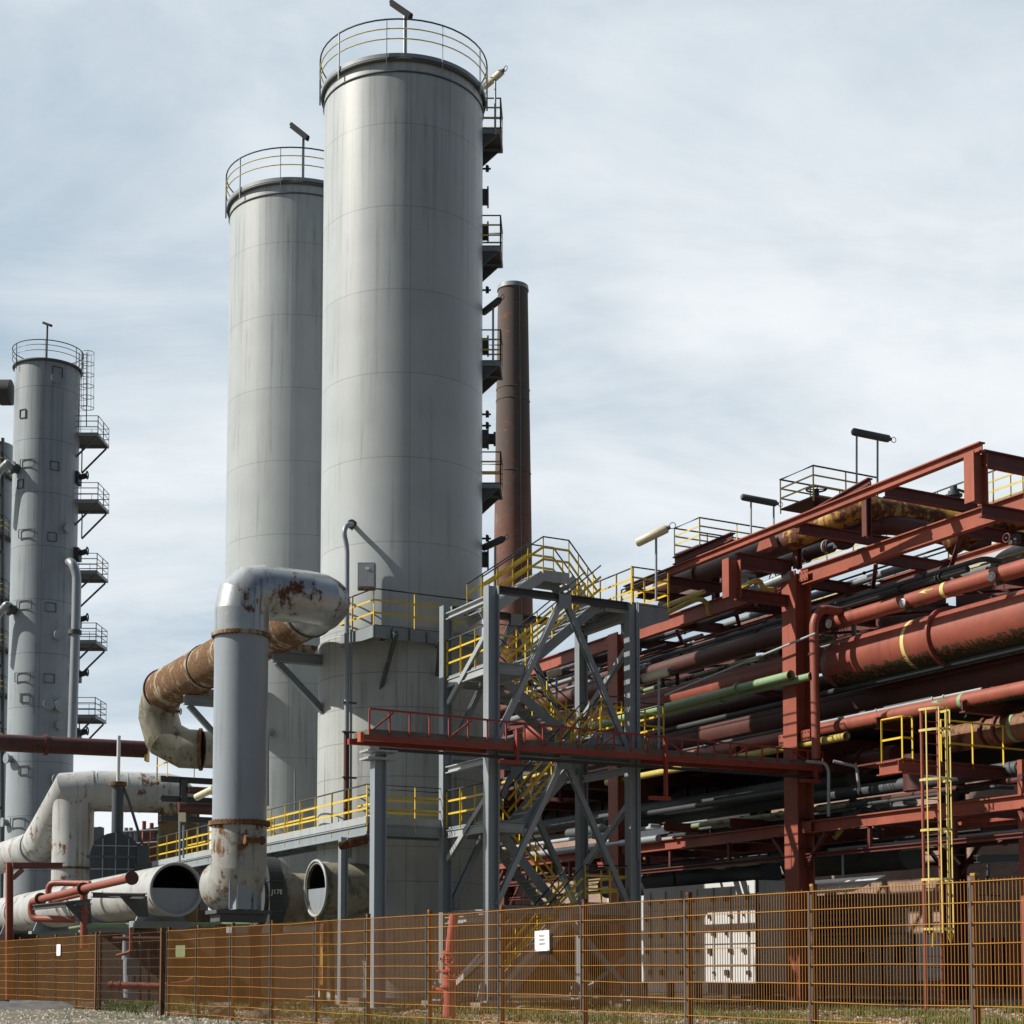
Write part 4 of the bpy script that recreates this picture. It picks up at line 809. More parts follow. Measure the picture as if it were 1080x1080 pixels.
# ================================================================== red pipe rack
C1 = gnd(845, 50)
def RP(px, py, dv): return onU(px, py, C1+V*dv)
def rk(u, dv, z): return C1+U*u+V*dv+Z*z
BAY = (V3(onU(655, 1000, C1), 0)-C1).dot(U); print('bay', BAY)
zA_ = RP(842, 611, 0).z; zB_ = RP(843, 874, 0).z; zT = RP(842, 556, -2.4).z; zTl = zT-1.3
print('rack z', zA_, zB_, zT)
rack = thing('pipe_rack', 'large red steel pipe rack carrying layers of pipes on the right', 'pipe rack', C1)
def rbeam(p, q, h=.4, w=.25, mat='red', name='beam', up=Z, tf=.035, tw=.03): m = MB(); m.ibeam(p, q, h, w, up, tf, tw); return m.build(name, M[mat], rack)
W6 = 6.3
for u in (-BAY, 0, BAY, 2*BAY, 3*BAY):
    for dv in (0, W6):
        if u < -1 and dv == 0: pass
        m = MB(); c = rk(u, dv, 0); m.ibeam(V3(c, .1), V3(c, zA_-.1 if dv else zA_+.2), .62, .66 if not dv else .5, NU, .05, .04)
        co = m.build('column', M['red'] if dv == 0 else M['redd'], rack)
        m = MB()
        for z in (zB_-.6, zB_+.3, 8.2): m.obox(V3(c, z), V*.3, U*.3, Z*.015)
        m.build('stiffener', M['redd'], co)
        fo = thing('rack_footing', f'concrete footing of the {"front" if dv == 0 else "rear"} row of red rack columns', 'footing', V3(c, 0), 'pipe rack footings'); MB().obox(V3(c, .06), V*.6, U*.6, Z*.06).build('block', M['conc'], fo)
u0, u1 = -BAY, 3*BAY
# long beams: upper, middle, lower levels
cuts = [-BAY, 0, BAY, 2*BAY, 3*BAY]
for a, b in zip(cuts, cuts[1:]):
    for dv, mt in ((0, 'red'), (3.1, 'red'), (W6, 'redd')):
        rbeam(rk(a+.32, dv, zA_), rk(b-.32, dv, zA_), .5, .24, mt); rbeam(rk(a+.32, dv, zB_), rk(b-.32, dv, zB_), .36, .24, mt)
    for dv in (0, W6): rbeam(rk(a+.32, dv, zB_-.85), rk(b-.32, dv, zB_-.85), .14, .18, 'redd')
    for k in range(3):
        u = a+BAY*k/3
        rbeam(rk(u, .15, zA_-.03), rk(u, W6-.15, zA_-.03), .34, .2, 'redd', 'cross_beam'); rbeam(rk(u, .15, zB_-.03), rk(u, W6-.15, zB_-.03), .26, .2, 'redd', 'cross_beam')
        rbeam(rk(u, .15, 8.1 if k else 8.0), rk(u, W6-.15, 8.1 if k else 8.0), .34, .2, 'redd', 'cross_beam')
        m = MB(); m.bar(rk(u, .2, zA_-.28), rk(u+BAY/3, 3.0, zA_-.28), .12, .08); m.bar(rk(u+BAY/3, 3.3, zA_-.30), rk(u, 6.1, zA_-.30), .12, .08); m.build('wind_brace', M['redd'], rack)
        m = MB(); m.bar(rk(u+.2, 0, zB_-.8), rk(u+.2, 0, zB_-.19), .1, .1, V); m.build('hanger', M['redd'], rack)
    rbeam(rk(a+.32, W6, 8.1), rk(b-.32, W6, 8.1), .3, .2, 'redd')
    for s in (1, -1):
        u = a if s > 0 else b; [MB().bar(rk(u+s*.3, w_, zB_-1.2), rk(u+s*1.3, w_, zB_-.2), .12, .1).build('knee_brace', M['redd'], rack) for w_ in (0, W6)]
for u in (-BAY, 0, BAY):
    m = MB(); m.prism([rk(u, .35, 7.9), rk(u, 1.9, 7.9), rk(u, .35, 6.6)], U*.05); m.build('gusset', M['redd'], rack)
# cantilevered box frame in front of the rack head
tl = RP(690, 0, -2.4); tR = V3(C1+V*-2.4-U*(BAY*.73), 0)
tpL = RP(660, 622, -2.4); tpR = RP(1036, 471, -2.4); zz = (tpL.z+tpR.z)/2; print('T', tpL.z, tpR.z, zT)
rbeam(tpL, tpR, .24, .2, 'red')
for x, yt, yb in ((772, 590, 631), (1030, 478, 531)):
    a, b = RP(x, yt, -2.4), RP(x, yb, -2.4); rbeam(V3(b, b.z), V3(b, a.z), .46, .34, 'red', 'hanger_post', NU)
for x, y, dy, h in ((772, 590, 3, .45), (772, 626, 3, .34), (1030, 482, 0, .4), (1030, 537, 0, .32), (928, 517, 1, .32), (838, 556, 2, .30), (700, 612, 0, .3), (668, 625, 0, .3)):
    a = RP(x, y, -2.4); L = 2.25 if x in (772, 1030, 700, 668) else 4.2; b = a+V*L; rbeam(a+V*.18, b, h, .2, 'redd', 'cross_beam')
for x, y0, y1, dv in ((841, 560, 600, 0), (914.5, 508, 566, -.4), (800, 640, 612, 0.), (755, 640, 600, .2)):
    a, b = RP(x, max(y0, y1), dv), RP(x, min(y0, y1), dv); rbeam(V3(a, a.z), V3(a, b.z), .2, .2, 'redd', 'post', NU)
a, b = RP(838, 553, -1.6), RP(918, 508, -1.6); rbeam(a, b, .22, .18, 'redd'); a, b = RP(712, 592, -1.6), RP(773, 566, -1.6); rbeam(a, b, .26, .2, 'redd')
a, b = RP(806, 579, -.9), RP(806, 572, -.9); m = MB(); m.prism([a-U*.4, a+U*.4, a+U*.12+Z*.55, a-U*.12+Z*.55], V*.25); m.build('pipe_shoe', M['red'], rack)
for x in (838, 772): a = RP(x, 560 if x == 838 else 594, -.8)
# lower pallet rail of the left frames
for (x, y, w) in ((700, 872, 9), (770, 868, 8)):
    a = RP(x, y, -.5); m = MB(); m.ibeam(a, a+V*w*.32, .3, .2); m.build('short_beam', M['redd'], rack)
# added near-black strips across the rack that keep its inside dark
M['darkp'] = paint('dark_plate', (.03, .028, .028), .8, 0, 0, .3)
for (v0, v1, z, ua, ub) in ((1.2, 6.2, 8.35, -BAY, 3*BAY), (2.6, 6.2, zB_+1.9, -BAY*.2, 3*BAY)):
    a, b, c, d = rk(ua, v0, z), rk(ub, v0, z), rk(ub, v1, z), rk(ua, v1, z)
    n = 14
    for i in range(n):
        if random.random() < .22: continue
        p0, p1 = a.lerp(b, i/n), a.lerp(b, (i+1)/n-.006); MB().prism([p0, p1, p1+(d-a), p0+(d-a)], Z*.04).build('shade_plate', M['darkp'], rack)
# ------------------------------------------------------------------ pipes on the rack
def rpipe(name, label, x, y, dv, r, xa, xb, mat, group=None, fl=(), bands=(), flm=None, hollow=False, n=24, dome=None):
    P = RP(x, y, dv); a, b = linex(P, U, xa), linex(P, U, xb); root = thing(name, label, 'pipe', a if a.y < b.y else b, group)
    if hollow:
        MB().cyl(a, b, r, n, inner=.03).build('pipe_wall', M[mat], root); MB().torus(b, U, r, .025, 20, 6).build('rim', M['ductr'], root); MB().cyl(b+U*.25, b+U*.3, r-.01, n).build('plug', M['redd'], root)
    else: MB().cyl(a, b, r, n).build('pipe_wall', M[mat], root)
    for xf in fl: q = linex(P, U, xf); MB().flange(q, U, r*1.12+.03, .09, 24 if r > .3 else 10, 28).build('flange', M[flm or mat], root)
    for xf, bm in bands: q = linex(P, U, xf); MB().cyl(q-U*.07, q+U*.07, r+.006, n).build('colour_band', M[bm], root)
    return root, P
G, GP = rpipe('great_red_pipe', 'widest red pipe on the rack, rounded end by the column, mossy underneath', 1024, 666, 1.5, .745, 892, 1230, 'redpipe', fl=(1003,), bands=((974, 'mark'),), n=48)
g0 = linex(GP, U, 892); MB().dome(g0, U, .745, .75, 48, 8).build('domed_end', M['redpipe'], G)
M['moss'] = paint('moss', (.035, .04, .012), .95, 0, 0, .4, bump=.5)
# moss growing on the lower flank
def flank(P, r, xa, xb, a0, a1, mat, root, name='moss_patch', N=None):
    """irregular slanting flakes of moss on the lower flank, thinning out upwards"""
    a, b = linex(P, U, xa), linex(P, U, xb); d = (b-a).normalized(); L = (b-a).length; m = MB(); N = N or int(L*230)
    for _ in range(N):
        t = random.uniform(0, L); an = a1-(a1-a0)*random.random()**1.8*.98; q0 = (an-a0)/(a1-a0); h = random.uniform(.04, .20)*(.5+q0); w = random.uniform(.02, .05)+.10*q0**2; sl = random.uniform(.1, .5)
        pts = []
        for k, (s_, q_) in enumerate(((-1, 0), (0, -1), (1, -.2), (.6, 1), (-.5, .8))):
            x = t+w*s_*random.uniform(.6, 1.3)+sl*h*q_*.8; e = an+h*q_*random.uniform(.6, 1.2)/r*.5
            pts.append(a+d*x-V*(math.cos(e)*(r+.006))-Z*(math.sin(e)*(r+.006)))
        m.add(pts, [(0, 1, 2, 3, 4)])
    return m.build(name, mat, root)
flank(GP, .745, 892, 1230, .55, 1.5, M['moss'], G)
b_ = linex(GP, U, 892); rpipe('reduced_red_pipe', 'dull red pipe passing behind the column on the way from the widest pipe', 800, 713, 1.5, .42, 560, 866, 'redpipe')
H_, HP = rpipe('arrow_red_pipe', 'slim red pipe above the widest one, with a yellow arrow and band', 1002, 621, .9, .22, 856, 1230, 'redpipe', bands=((1002, 'mark'),))
def arrow(P, r, xa, xb, up_ang, mat, root):
    a, b = linex(P, U, xa), linex(P, U, xb); d = (a-b).normalized(); L = (a-b).length; er = (-V*math.cos(up_ang)+Z*math.sin(up_ang)); et = d.cross(er).normalized(); m = MB(); h = r*.42; w = r*.13
    def pt(s, t): an = t/r; return b+d*(L*s) + (er*math.cos(an)+et*math.sin(an))*(r+.008)
    m.add([pt(0, -w), pt(.6, -w), pt(.6, w), pt(0, w)], [(0, 1, 2, 3)]); m.add([pt(.6, -w), pt(.6, w), pt(.35, h), pt(1, 0), pt(.35, -h)], [(0, 4, 3, 2, 1)]); m.add([pt(0, -w), pt(.6, -w), pt(.6, w), pt(0, w)], [(3, 2, 1, 0)]); m.build('flow_arrow', M[mat], root)
arrow(HP, .22, 978, 993, .35, 'mark', H_)
for x, y in ((1046, 608), (952, 636), (874, 658)):
    c = RP(x, y, .6); v = thing('small_valve', f'small black valve with a white handwheel on the arrow pipe, {"right" if x > 1000 else "middle" if x > 900 else "left"} of three', 'valve', c, 'valves on the slim red pipe')
    m = MB(); m.torus(c, -V, .1, .035, 16, 6); m.cyl(c, c-V*.03, .06, 10); m.build('handwheel', M['white'], v); m = MB(); m.cyl(c, c+V*.4, .035, 8); m.obox(c+V*.25, V*.06, U*.1, Z*.2); m.tube([c+V*.2+Z*.1, c+V*.2+Z*.32, c+V*.5+Z*.32], .025, 6); m.build('body', M['black'], v)
J_, JP = rpipe('salmon_pipe', 'salmon pipe below the widest one, with a pale green arrow and band', 1000, 743, .45, .215, 700, 1230, 'redpipe', bands=((1018, 'green'),))
arrow(JP, .215, 988, 1005, .5, 'green', J_); flank(JP, .215, 850, 1230, .9, 1.9, M['moss'], J_)
rpipe('yellow_pipe', 'yellow pipe with an open end just right of the front column', 875, 780, -.0, .115, 640, 893, 'yelpipe', hollow=True)
e1, _ = rpipe('green_pipe', 'upper pale green pipe with an open rusty end beside the front column', 776, 727, -.75, .135, 620, 835, 'green', hollow=True, fl=(779,)); rpipe('green_pipe', 'lower pale green pipe with an open rusty end just past the front column', 800, 727, -.45, .11, 620, 857, 'green', hollow=True, fl=(762,))
a = RP(776, 722, -.75); rbeam(a-Z*.15, a-Z*.15+V*2.2, .18, .14, 'redd', 'bracket_arm')
K_, KP = rpipe('flanged_ochre_pipe', 'rust and ochre pipe with bolted flanges behind the platform railing', 1056, 770, 1.9, .40, 1005, 1230, 'kpipe', fl=(1046, 1060), bands=((1075, 'green'),), flm='redd', n=32)
rpipe('brown_stub_pipe', 'short dull brown pipe left of the caged ladder', 920, 801, 1.6, .30, 850, 946, 'redpiped', fl=(912,), n=28)
m = MB(); c = RP(968, 818, 1.6); m.cyl(c-Z*.45, c+Z*.6, .42, 28); one(m, 'drop_leg', M['redpiped'], 'short fat dark red vessel hanging below the platform', 'vessel')
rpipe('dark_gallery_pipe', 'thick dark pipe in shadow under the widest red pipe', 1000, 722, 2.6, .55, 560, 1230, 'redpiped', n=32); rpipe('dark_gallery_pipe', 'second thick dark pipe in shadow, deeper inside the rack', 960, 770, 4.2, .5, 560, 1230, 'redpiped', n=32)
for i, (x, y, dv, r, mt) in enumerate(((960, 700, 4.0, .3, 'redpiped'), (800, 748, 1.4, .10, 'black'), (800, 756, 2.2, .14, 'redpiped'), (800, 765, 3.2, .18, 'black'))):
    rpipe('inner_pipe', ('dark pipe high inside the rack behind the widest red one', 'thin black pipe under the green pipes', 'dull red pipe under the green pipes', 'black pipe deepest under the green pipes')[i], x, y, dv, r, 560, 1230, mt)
# services on the lower level
low = [(760, 846, .4, .10, 'black', 'thin black pipe resting uppermost on the lower level', 640, 838), (780, 845, 1.0, .16, 'black', 'black pipe on the lower level behind the footbridge', 640, 836), (780, 853, 1.5, .2, 'dgrey', 'dark grey pipe on the lower level behind the footbridge', 600, 1230),
       (800, 862, .5, .085, 'greens', 'thin rust-spotted green pipe just above the lower beam', 730, 893), (770, 869, .9, .09, 'galv', 'thin galvanised pipe just above the lower beam', 720, 900), (720, 849, 2.4, .28, 'dgrey', 'thick dark lagged pipe deep on the lower level', 560, 900), (820, 868, 1.2, .1, 'galv', 'second thin galvanised pipe above the lower beam', 700, 912),
       (690, 885, -.2, .13, 'galv', 'capped grey pipe end below the lower beam, left one', 560, 694), (700, 887, .25, .13, 'galv', 'capped grey pipe end below the lower beam, right one', 560, 711), (930, 855, .8, .10, 'dgrey', 'dark cut pipe end lying on the lower beam', 890, 905), (940, 852, 1.4, .09, 'galv', 'pale cut pipe lying on the lower beam', 860, 925)]
for x, y, dv, r, mt, lb, xa, xb in low: rpipe('service_pipe', lb, x, y, dv, r, xa, xb, mt, 'small pipes on the lower level')
# upper level pipes
rpipe('upper_red_pipe', 'dark red pipe on top of the rack left of the ochre bend', 815, 577, -.2, .31, 697, 838, 'redpiped', n=28, fl=(740,))
rpipe('upper_red_pipe', 'parallel dark red pipe slightly lower behind the upper one', 850, 585, 1.4, .22, 700, 880, 'redpiped')
rpipe('upper_red_pipe', 'third dark red pipe on top, furthest back', 850, 570, 2.6, .24, 700, 900, 'redpiped')
pa = linex(RP(815, 577, -.2), U, 836)
pts = [pa, RP(872, 552, .1), RP(893, 541, .3), RP(915, 536, .8), RP(950, 541, 2.2), RP(990, 546, 3.6), RP(1130, 578, 7.0)]
pipe('ochre_bend_pipe', 'peeling ochre pipe making a double bend on top of the rack', pts, .34, 'ochre', .8, [], n=28)
pts = [RP(885, 566, .8), RP(925, 552, 1.2), RP(960, 556, 2.4), RP(1040, 575, 5)]; pipe('stained_bend_pipe', 'red and grey stained pipe bending beneath the ochre one', pts, .30, 'redpiped', .7, [(RP(890, 564, .8), U)], n=24)
pts = [RP(1000, 575, 1.5), RP(1040, 551, 1.9), RP(1110, 540, 2.6)]; pipe('mossy_ochre_pipe', 'mossy yellow pipe under the top frame at the right edge', pts, .36, 'ochre', .5, [], n=24)
pts = [RP(775, 624, -1.5), RP(795, 613, -1.5), RP(801, 612, -1.2), RP(806, 622, -1.0), RP(815, 622, -.6)]; pipe('yellow_loop', 'thin yellow pipe hooking over beside the hanging red post', pts, .08, 'yelpipe', .25)
pts = [RP(700, 648, -1.5), RP(728, 635, -1.5), RP(738, 631, -1.2), RP(746, 636, -.9), RP(748, 648, -.6)]; pipe('yellow_loop', 'thin yellow pipe looping down behind the outer deck railing', pts, .08, 'yelpipe', .3)
pts = [RP(700, 640, -1.8), RP(742, 624, -1.8)]; pipe('yellow_straight_pipe', 'short straight yellow pipe above the looping one', pts, .08, 'yelpipe')
pts = [RP(690, 655, 3), RP(790, 642, 3), RP(840, 650, 3.5), RP(900, 630, 3.5), RP(1000, 600, 3.5)]; pipe('long_yellow_pipe', 'dirty yellow pipe running inside the top level', pts, .11, 'yelpipe', .5)
pts = [RP(786, 628, -.6), RP(800, 620, -.6), RP(835, 606, -.3)]; pipe('silver_pipe', 'silver lagged pipe beside the yellow hook', pts, .13, 'galv', .3)
rpipe('lagged_pipe', 'pale grey lagged pipe between red beams near the right edge', 1010, 606, 3.0, .32, 980, 1230, 'lgrey', n=28); rpipe('lagged_pipe', 'slim grey lagged pipe behind the upper long beam', 860, 628, 2.2, .12, 760, 980, 'galv')
m = MB(); c = RP(784, 616, -.9); m.cyl(c-Z*.5, c+Z*.2, .16, 14); m.obox(c+Z*.25, V*.35, U*.2, Z*.05); one(m, 'pipe_stool', M['galv'], 'short grey stool with flat top behind the hanging red post', 'support')
pts = [RP(861, 800, -.35), RP(858, 655, -.35), RP(866, 642, -.1), RP(905, 648, 1.6)]; pr_ = pipe('red_downpipe', 'glossy red pipe running down beside the front column', pts, .135, 'redpipe', .4, [(RP(858, 690, -.35), Z)], fr=1.2, flm='redpiped')
pts = [RP(702, 733, -.6), RP(860, 668, -.6)]; pipe('silver_conduit', 'long thin silver conduit rising to the front column', pts, .035, 'lgrey')
rpipe('inner_red_pipe', 'dull red pipe wandering left at middle height of the rack', 720, 700, .6, .28, 560, 870, 'redpiped', n=24); rpipe('rear_red_pipe', 'rust red pipe just under the upper long beam', 790, 668, 2.0, .24, 560, 1000, 'redpiped')
for i, (x, y, dv, xb) in enumerate(((640, 690, 1, 800), (650, 712, 1.8, 760), (640, 730, 2.6, 800), (660, 745, 1.2, 700), (860, 640, 4.2, 1230), (900, 655, 5.2, 1230))):
    rpipe('thin_rack_pipe', ('thin dark pipe left of the tube lamp', 'second thin pipe left of the tube lamp', 'third thin pipe beneath the tube lamp', 'short thin pipe nearest the stair tower', 'thin dark pipe deep in the top level', 'thin dark pipe deepest in the top level')[i], x, y, dv, .09+.02*(i % 3), 520, xb, ('dgrey', 'redpiped', 'galv')[i % 3], 'thin pipes threading the rack')
v = thing('gate_valve_small', 'blue and black valve with handwheel among the upper pipes', 'valve', RP(872, 580, 1.6)); c = RP(872, 577, 1.3); m = MB(); m.torus(c, U, .2, .03, 16, 6); m.torus(c+U*1.0-Z*.05, U, .2, .03, 16, 6); [m.cyl(c, c+V*.2*math.cos(t)+Z*.2*math.sin(t), .015, 5) for t in (0, 1.57, 3.14, 4.71)]; m.build('handwheel', M['lgrey'], v); m = MB(); m.cyl(c, c-U*.9, .08, 10); m.obox(c-U*.8, V*.2, U*.25, Z*.2); m.build('body', M['valve'], v)
# top handwheel
c = atD(861, 516, 52); v = thing('handwheel_column', 'black handwheel on a short post at the left end of the top railings', 'valve', V3(c, c.z-.9)); m = MB(); m.torus(c, Z, .32, .03, 24, 6); [m.cyl(c, c+Vector((.32*math.cos(t), .32*math.sin(t), 0)), .02, 5) for t in (0, 1.57, 3.14, 4.71)]; m.build('handwheel', M['black'], v); MB().cyl(V3(c, c.z-.9), c, .09, 10).build('stem', M['black'], v)
v = thing('top_valve', 'dark valve bonnet standing on the top level inside the railings', 'valve', atD(1006, 530, 45)); c = atD(1006, 520, 45); m = MB(); m.cyl(c-Z*.35, c+Z*.05, .16, 12); m.cyl(c+Z*.05, c+Z*.2, .1, 10); m.cyl(c-Z*.1, c-Z*.05, .24, 12); m.tube([c+Vector((.1, 0, .1)), c+Vector((.4, 0, .0)), c+Vector((.5, 0, -.4))], .04, 8); m.build('bonnet', M['valve'], v)
# ------------------------------------------------------------------ top platforms with pale yellow railings
def topdeck(name, label, pts, h=1.05, deckw=None, sp=1.3):
    root = thing(name, label, 'platform', pts[0], 'railed decks on top of the rack')
    railing(root, pts, h, sp, (.38, .7), 'dgrey', 'yelp', 'yelp', .028); return root
P0 = atD(738, 575, 57); P1 = P0+U*1.6; d = topdeck('top_deck', 'small railed deck on top of the rack, left one', [linex(P0, V, 818), P0, P1, linex(P1, V, 848), linex(P1, V, 848)-U*4.5], .98)
MB().prism([P0, linex(P0, V, 818), linex(P0, V, 818)+U*1.6, P1], Z*.05).build('deck', M['redd'], d)
P0 = atD(858, 524, 51); P1 = P0+U*1.7; q2 = linex(P1, V, 950); d = topdeck('top_deck', 'railed deck on top of the rack, middle one with the handwheel', [linex(P0, V, 930), P0, P1, q2], 1.0)
MB().prism([P0, linex(P0, V, 925), linex(P0, V, 925)+U*1.7, P1], Z*.05).build('deck', M['redd'], d)
P0 = atD(935, 570, 58); e = linex(P0, U, 1190); e.z = P0.z; d = topdeck('top_walk', 'long pale yellow railed walk receding along the top of the rack', [P0, e], 1.08); d2_ = V*.8
railing(d, [P0+d2_, e+d2_], 1.08, 1.3, (.38, .7), 'dgrey', 'yelp', 'yelp', .028); MB().prism([P0, e, e+d2_, P0+d2_], Z*.05).build('deck', M['dgrey'], d)
P0 = RP(900, 640, 5.5); e = linex(P0, U, 1100); f = linex(P0, U, 760); d = topdeck('inner_walk', 'yellow railed walk glimpsed between the beams under the top level', [f, e], .9)
for (x0, y0, x1, y1, px, py, qx, qy, D, w) in ((782, 524, 819, 531, 792, 567, 816, 570, 57.5, 'left'), (899, 455, 938, 463, 903.5, 512, 925.5, 512, 51.5, 'right')):
    a, b = atD(x0, y0, D), atD(x1, y1, D+.5); t1 = (px-x0)/(x1-x0); t2 = (qx-x0)/(x1-x0)
    tubelamp('tube_lamp', f'dark tube lamp on two posts over the rack roof, {w} one', a, b, [(a.lerp(b, t1), atD(px, py, D)), (a.lerp(b, t2), atD(qx, qy, D+.3))], 'dgrey', .12, 'lamps on two posts')
# ------------------------------------------------------------------ mid platform and caged ladder at the right
pa = atD(952, 808, 42.5); pb = linex(pa, V, 1180); pl = thing('ladder_platform', 'red platform with yellow railings at the head of the caged ladder', 'platform', pa)
m = MB(); m.ibeam(pa, pb, .34, .22); m.build('beam', M['redd'], pl); m = MB(); m.ibeam(pa, pa+U*.9, .34, .22); m.ibeam(pa-V*.15, pa+V*.9-U*.02, .36, .24); m.build('end_beam', M['red'], pl)
MB().prism([pa+Z*.18, pb+Z*.18, pb+Z*.18+U*1.8, pa+Z*.18+U*1.8], Z*.04).build('deck', M['redd'], pl)
railing(pl, [pa+U*.8+Z*.2, pa+Z*.2, pa+V*.35+Z*.2], 1.1, .8, (.5,), 'yel', 'yel', 'yel', .025); railing(pl, [pa+V*1.35+Z*.2, pb+Z*.2], 1.1, 1.2, (.46,), 'yel', 'yel', 'yel', .025)
la = gnd(977, 41.2, 1069); lt = atD(969.5, 747, 41.2); lr = V*.55+U*-.0
ld = thing('caged_ladder', 'tall red ladder with a yellow safety cage at the right', 'ladder', la)
lt = V3(la, atD(970, 748, 41.2).z)
for o in (Vector(), lr): m = MB(); m.tube([V3(la+o, .1), lt+o], .04, 8); m.build('rail', M['red'], ld)
m = MB()
for i in range(int((lt.z-.3)/.28)): p = V3(la, .3+i*.28); MB().cyl(p, p+lr, .014, 6).build('rung', M['redd'], ld)
cc_ = lr*.5-U*.38; zcb = atD(980, 984, 41).z
def cagept(t): return lr*.5 + V*(.36*math.cos(t)) - U*(.0+.62*math.sin(t))
for y in (749, 771, 823, 876, 928, 980):
    z = atD(975, y, 41.2).z; m = MB(); pts = [V3(la, z)+cagept(math.pi*i/14) for i in range(15)]
    for a, b in zip(pts, pts[1:]): m.bar(a, b, .012, .06)
    m.build('cage_hoop', M['yelp'], ld)
for t in (.35, 1.1, 1.57, 2.1, 2.75): m = MB(); p = cagept(t); m.bar(V3(la, zcb)+p, lt+p, .04, .012, V); m.build('cage_strap', M['yelp'], ld)
p = V3(la, zcb)+cagept(2.6); m = MB(); m.prism([p, p+V*.16, p-Z*.34-V*.02], U*.02); p = V3(la, zcb)+cagept(.5); m.prism([p-V*.12, p+V*.1, p-Z*.3], U*.02); m.build('guard_plate', M['yel'], ld)
# ------------------------------------------------------------------ buildings behind the rack
def box_on_U(name, label, cat, x0, x1, ytop, D, depth, mat, ybot=None, xr=None, px=None):
    a = atD(x0, ytop, D); z = a.z; b = linex(a, U, x1); zb = 0 if ybot is None else atD(x0, ybot, D).z
    root = thing(name, label, cat, V3(b, zb)); A = [V3(p, zb) for p in (b, a, a+V*depth, b+V*depth)]
    m = MB(); m.hexa(A, [V3(p, z) for p in A]); m.build('wall', M[mat], root); return root, a, b, z
bw, wa, wb, wz2 = box_on_U('brick_building', 'brick building behind the rack with an orange-red door at its foot', 'building', 560, 1130, 812, 97, 12, 'wallb')
zr = wz2; m = MB(); A = [wa, wb, wb+V*12, wa+V*12]; m.prism([p+Z*.01 for p in A], Z*.25); m.build('roof', M['darkp'], bw)
n_ = -V
da, db = linex(V3(wa, 0), U, 1140, 1000), linex(V3(wa, 0), U, 1041, 1000); m = MB(); zd0, zd1 = onU(1060, 1044, da).z, onU(1060, 989, da).z
m.hexa([V3(da, zd0)-V*.08, V3(db, zd0)-V*.08, V3(db, zd0)+V*.1, V3(da, zd0)+V*.1], [V3(da, zd1)-V*.08, V3(db, zd1)-V*.08, V3(db, zd1)+V*.1, V3(da, zd1)+V*.1]); do = m.build('door', M['orange'], bw)
m = MB(); [m.bar(V3(linex(da, U, x), zd0)-V*.1, V3(linex(da, U, x), zd1)-V*.1, .1, .08, V) for x in (1044, 1056, 1075)]; m.build('door_rail', M['black'], do)
# white switch container
ca = atD(799, 928, 55.6); cb_ = linex(ca, U, 678); zc1 = ca.z; zc0 = atD(799, 1037, 55.6).z
wc_ = thing('white_container', 'white steel container with door bars behind the fence, between the columns', 'container', V3(cb_, 0))
A = [V3(p, zc0) for p in (cb_, ca, ca+V*2.4, cb_+V*2.4)]; MB().hexa(A, [V3(p, zc1) for p in A]).build('body', M['white'], wc_)
Lc = (ca-cb_).length
for k in range(7):
    p = cb_.lerp(ca, (k+.5)/7)
    m = MB(); m.bar(V3(p, zc0+.1)-V*.025, V3(p, zc1-.15)-V*.025, .03, .03, V); dk = m.build('door_seam', M['galv'], wc_)
    for j, z in enumerate((.35, 1.1, 1.7, 2.3, 2.9)):
        if zc0+z < zc1-.2: MB().obox(V3(p, zc0+z)-V*.05+U*.25*((j+k) % 2), V*.04, U*random.choice((.03, .05, .09)), Z*random.choice((.04, .07, .1))).build('hinge', M['black'], dk)
for z in (.6, 1.35, 2.6): m = MB(); m.bar(V3(cb_, zc0+z)-V*.03, V3(ca, zc0+z)-V*.03, .02, .02); m.build('rail', M['galv'], wc_)
for k in range(5): p = cb_.lerp(ca, k/4); MB().bar(V3(p, 0), V3(p, zc0), .2, .2, V).build('leg', M['black'], wc_)
m = MB(); m.ibeam(V3(ca, zc1+.0)-V*.1-U*.1, V3(ca, .2)-V*.1-U*.1, .06, .1, V); m.torus(V3(ca, zc1-.9)-V*.1-U*.12, -V, .12, .015, 12, 5); m.build('cable_run', M['black'], wc_)
# louvred ventilation unit and grey lower wall
va = atD(906, 942, 56); vb = linex(va, U, 812); zv1 = va.z; vu = thing('louvre_house', 'dark louvred unit with slanting blue-grey roof behind the right part of the fence', 'ventilation unit', V3(vb, 0))
zv0 = atD(906, 987, 56).z; A = [V3(p, zv0) for p in (vb, va, va+V*2.2, vb+V*2.2)]; MB().hexa(A, [V3(p, zv1) for p in A]).build('body', M['black'], vu)
m = MB()
for i in range(6):
    z = zv0+.12+(zv1-zv0-.2)*i/5; m.prism([V3(vb, z)-V*.02, V3(va, z)-V*.02, V3(va, z-.09)-V*.14, V3(vb, z-.09)-V*.14], Z*.015)
m.build('louvre', M['grey'], vu); m = MB()
for i in range(4): p = vb.lerp(va, i/3); m.bar(V3(p, zv0)-V*.05, V3(p, zv1)-V*.05, .06, .06, V)
m.build('frame', M['dgrey'], vu)
A = [V3(vb, zv1+.05)-V*.25, V3(va, zv1+.05)-V*.25, V3(va, zv1+.6)+V*1.2, V3(vb, zv1+.6)+V*1.2]; MB().prism(A, Z*.05).build('roof', M['clad'], vu)
ga_ = atD(965, 985, 55.5); gb_ = linex(ga_, U, 808); zg = ga_.z; gw = thing('grey_plant_base', 'long grey sheeted plant housing under the louvred unit', 'plant housing', V3(gb_, 0)); zg0 = atD(965, 1034, 55.5).z
A = [V3(p, zg0) for p in (gb_, ga_, ga_+V*2.6, gb_+V*2.6)]; MB().hexa(A, [V3(p, zg-.01) for p in A]).build('body', M['clad'], gw)
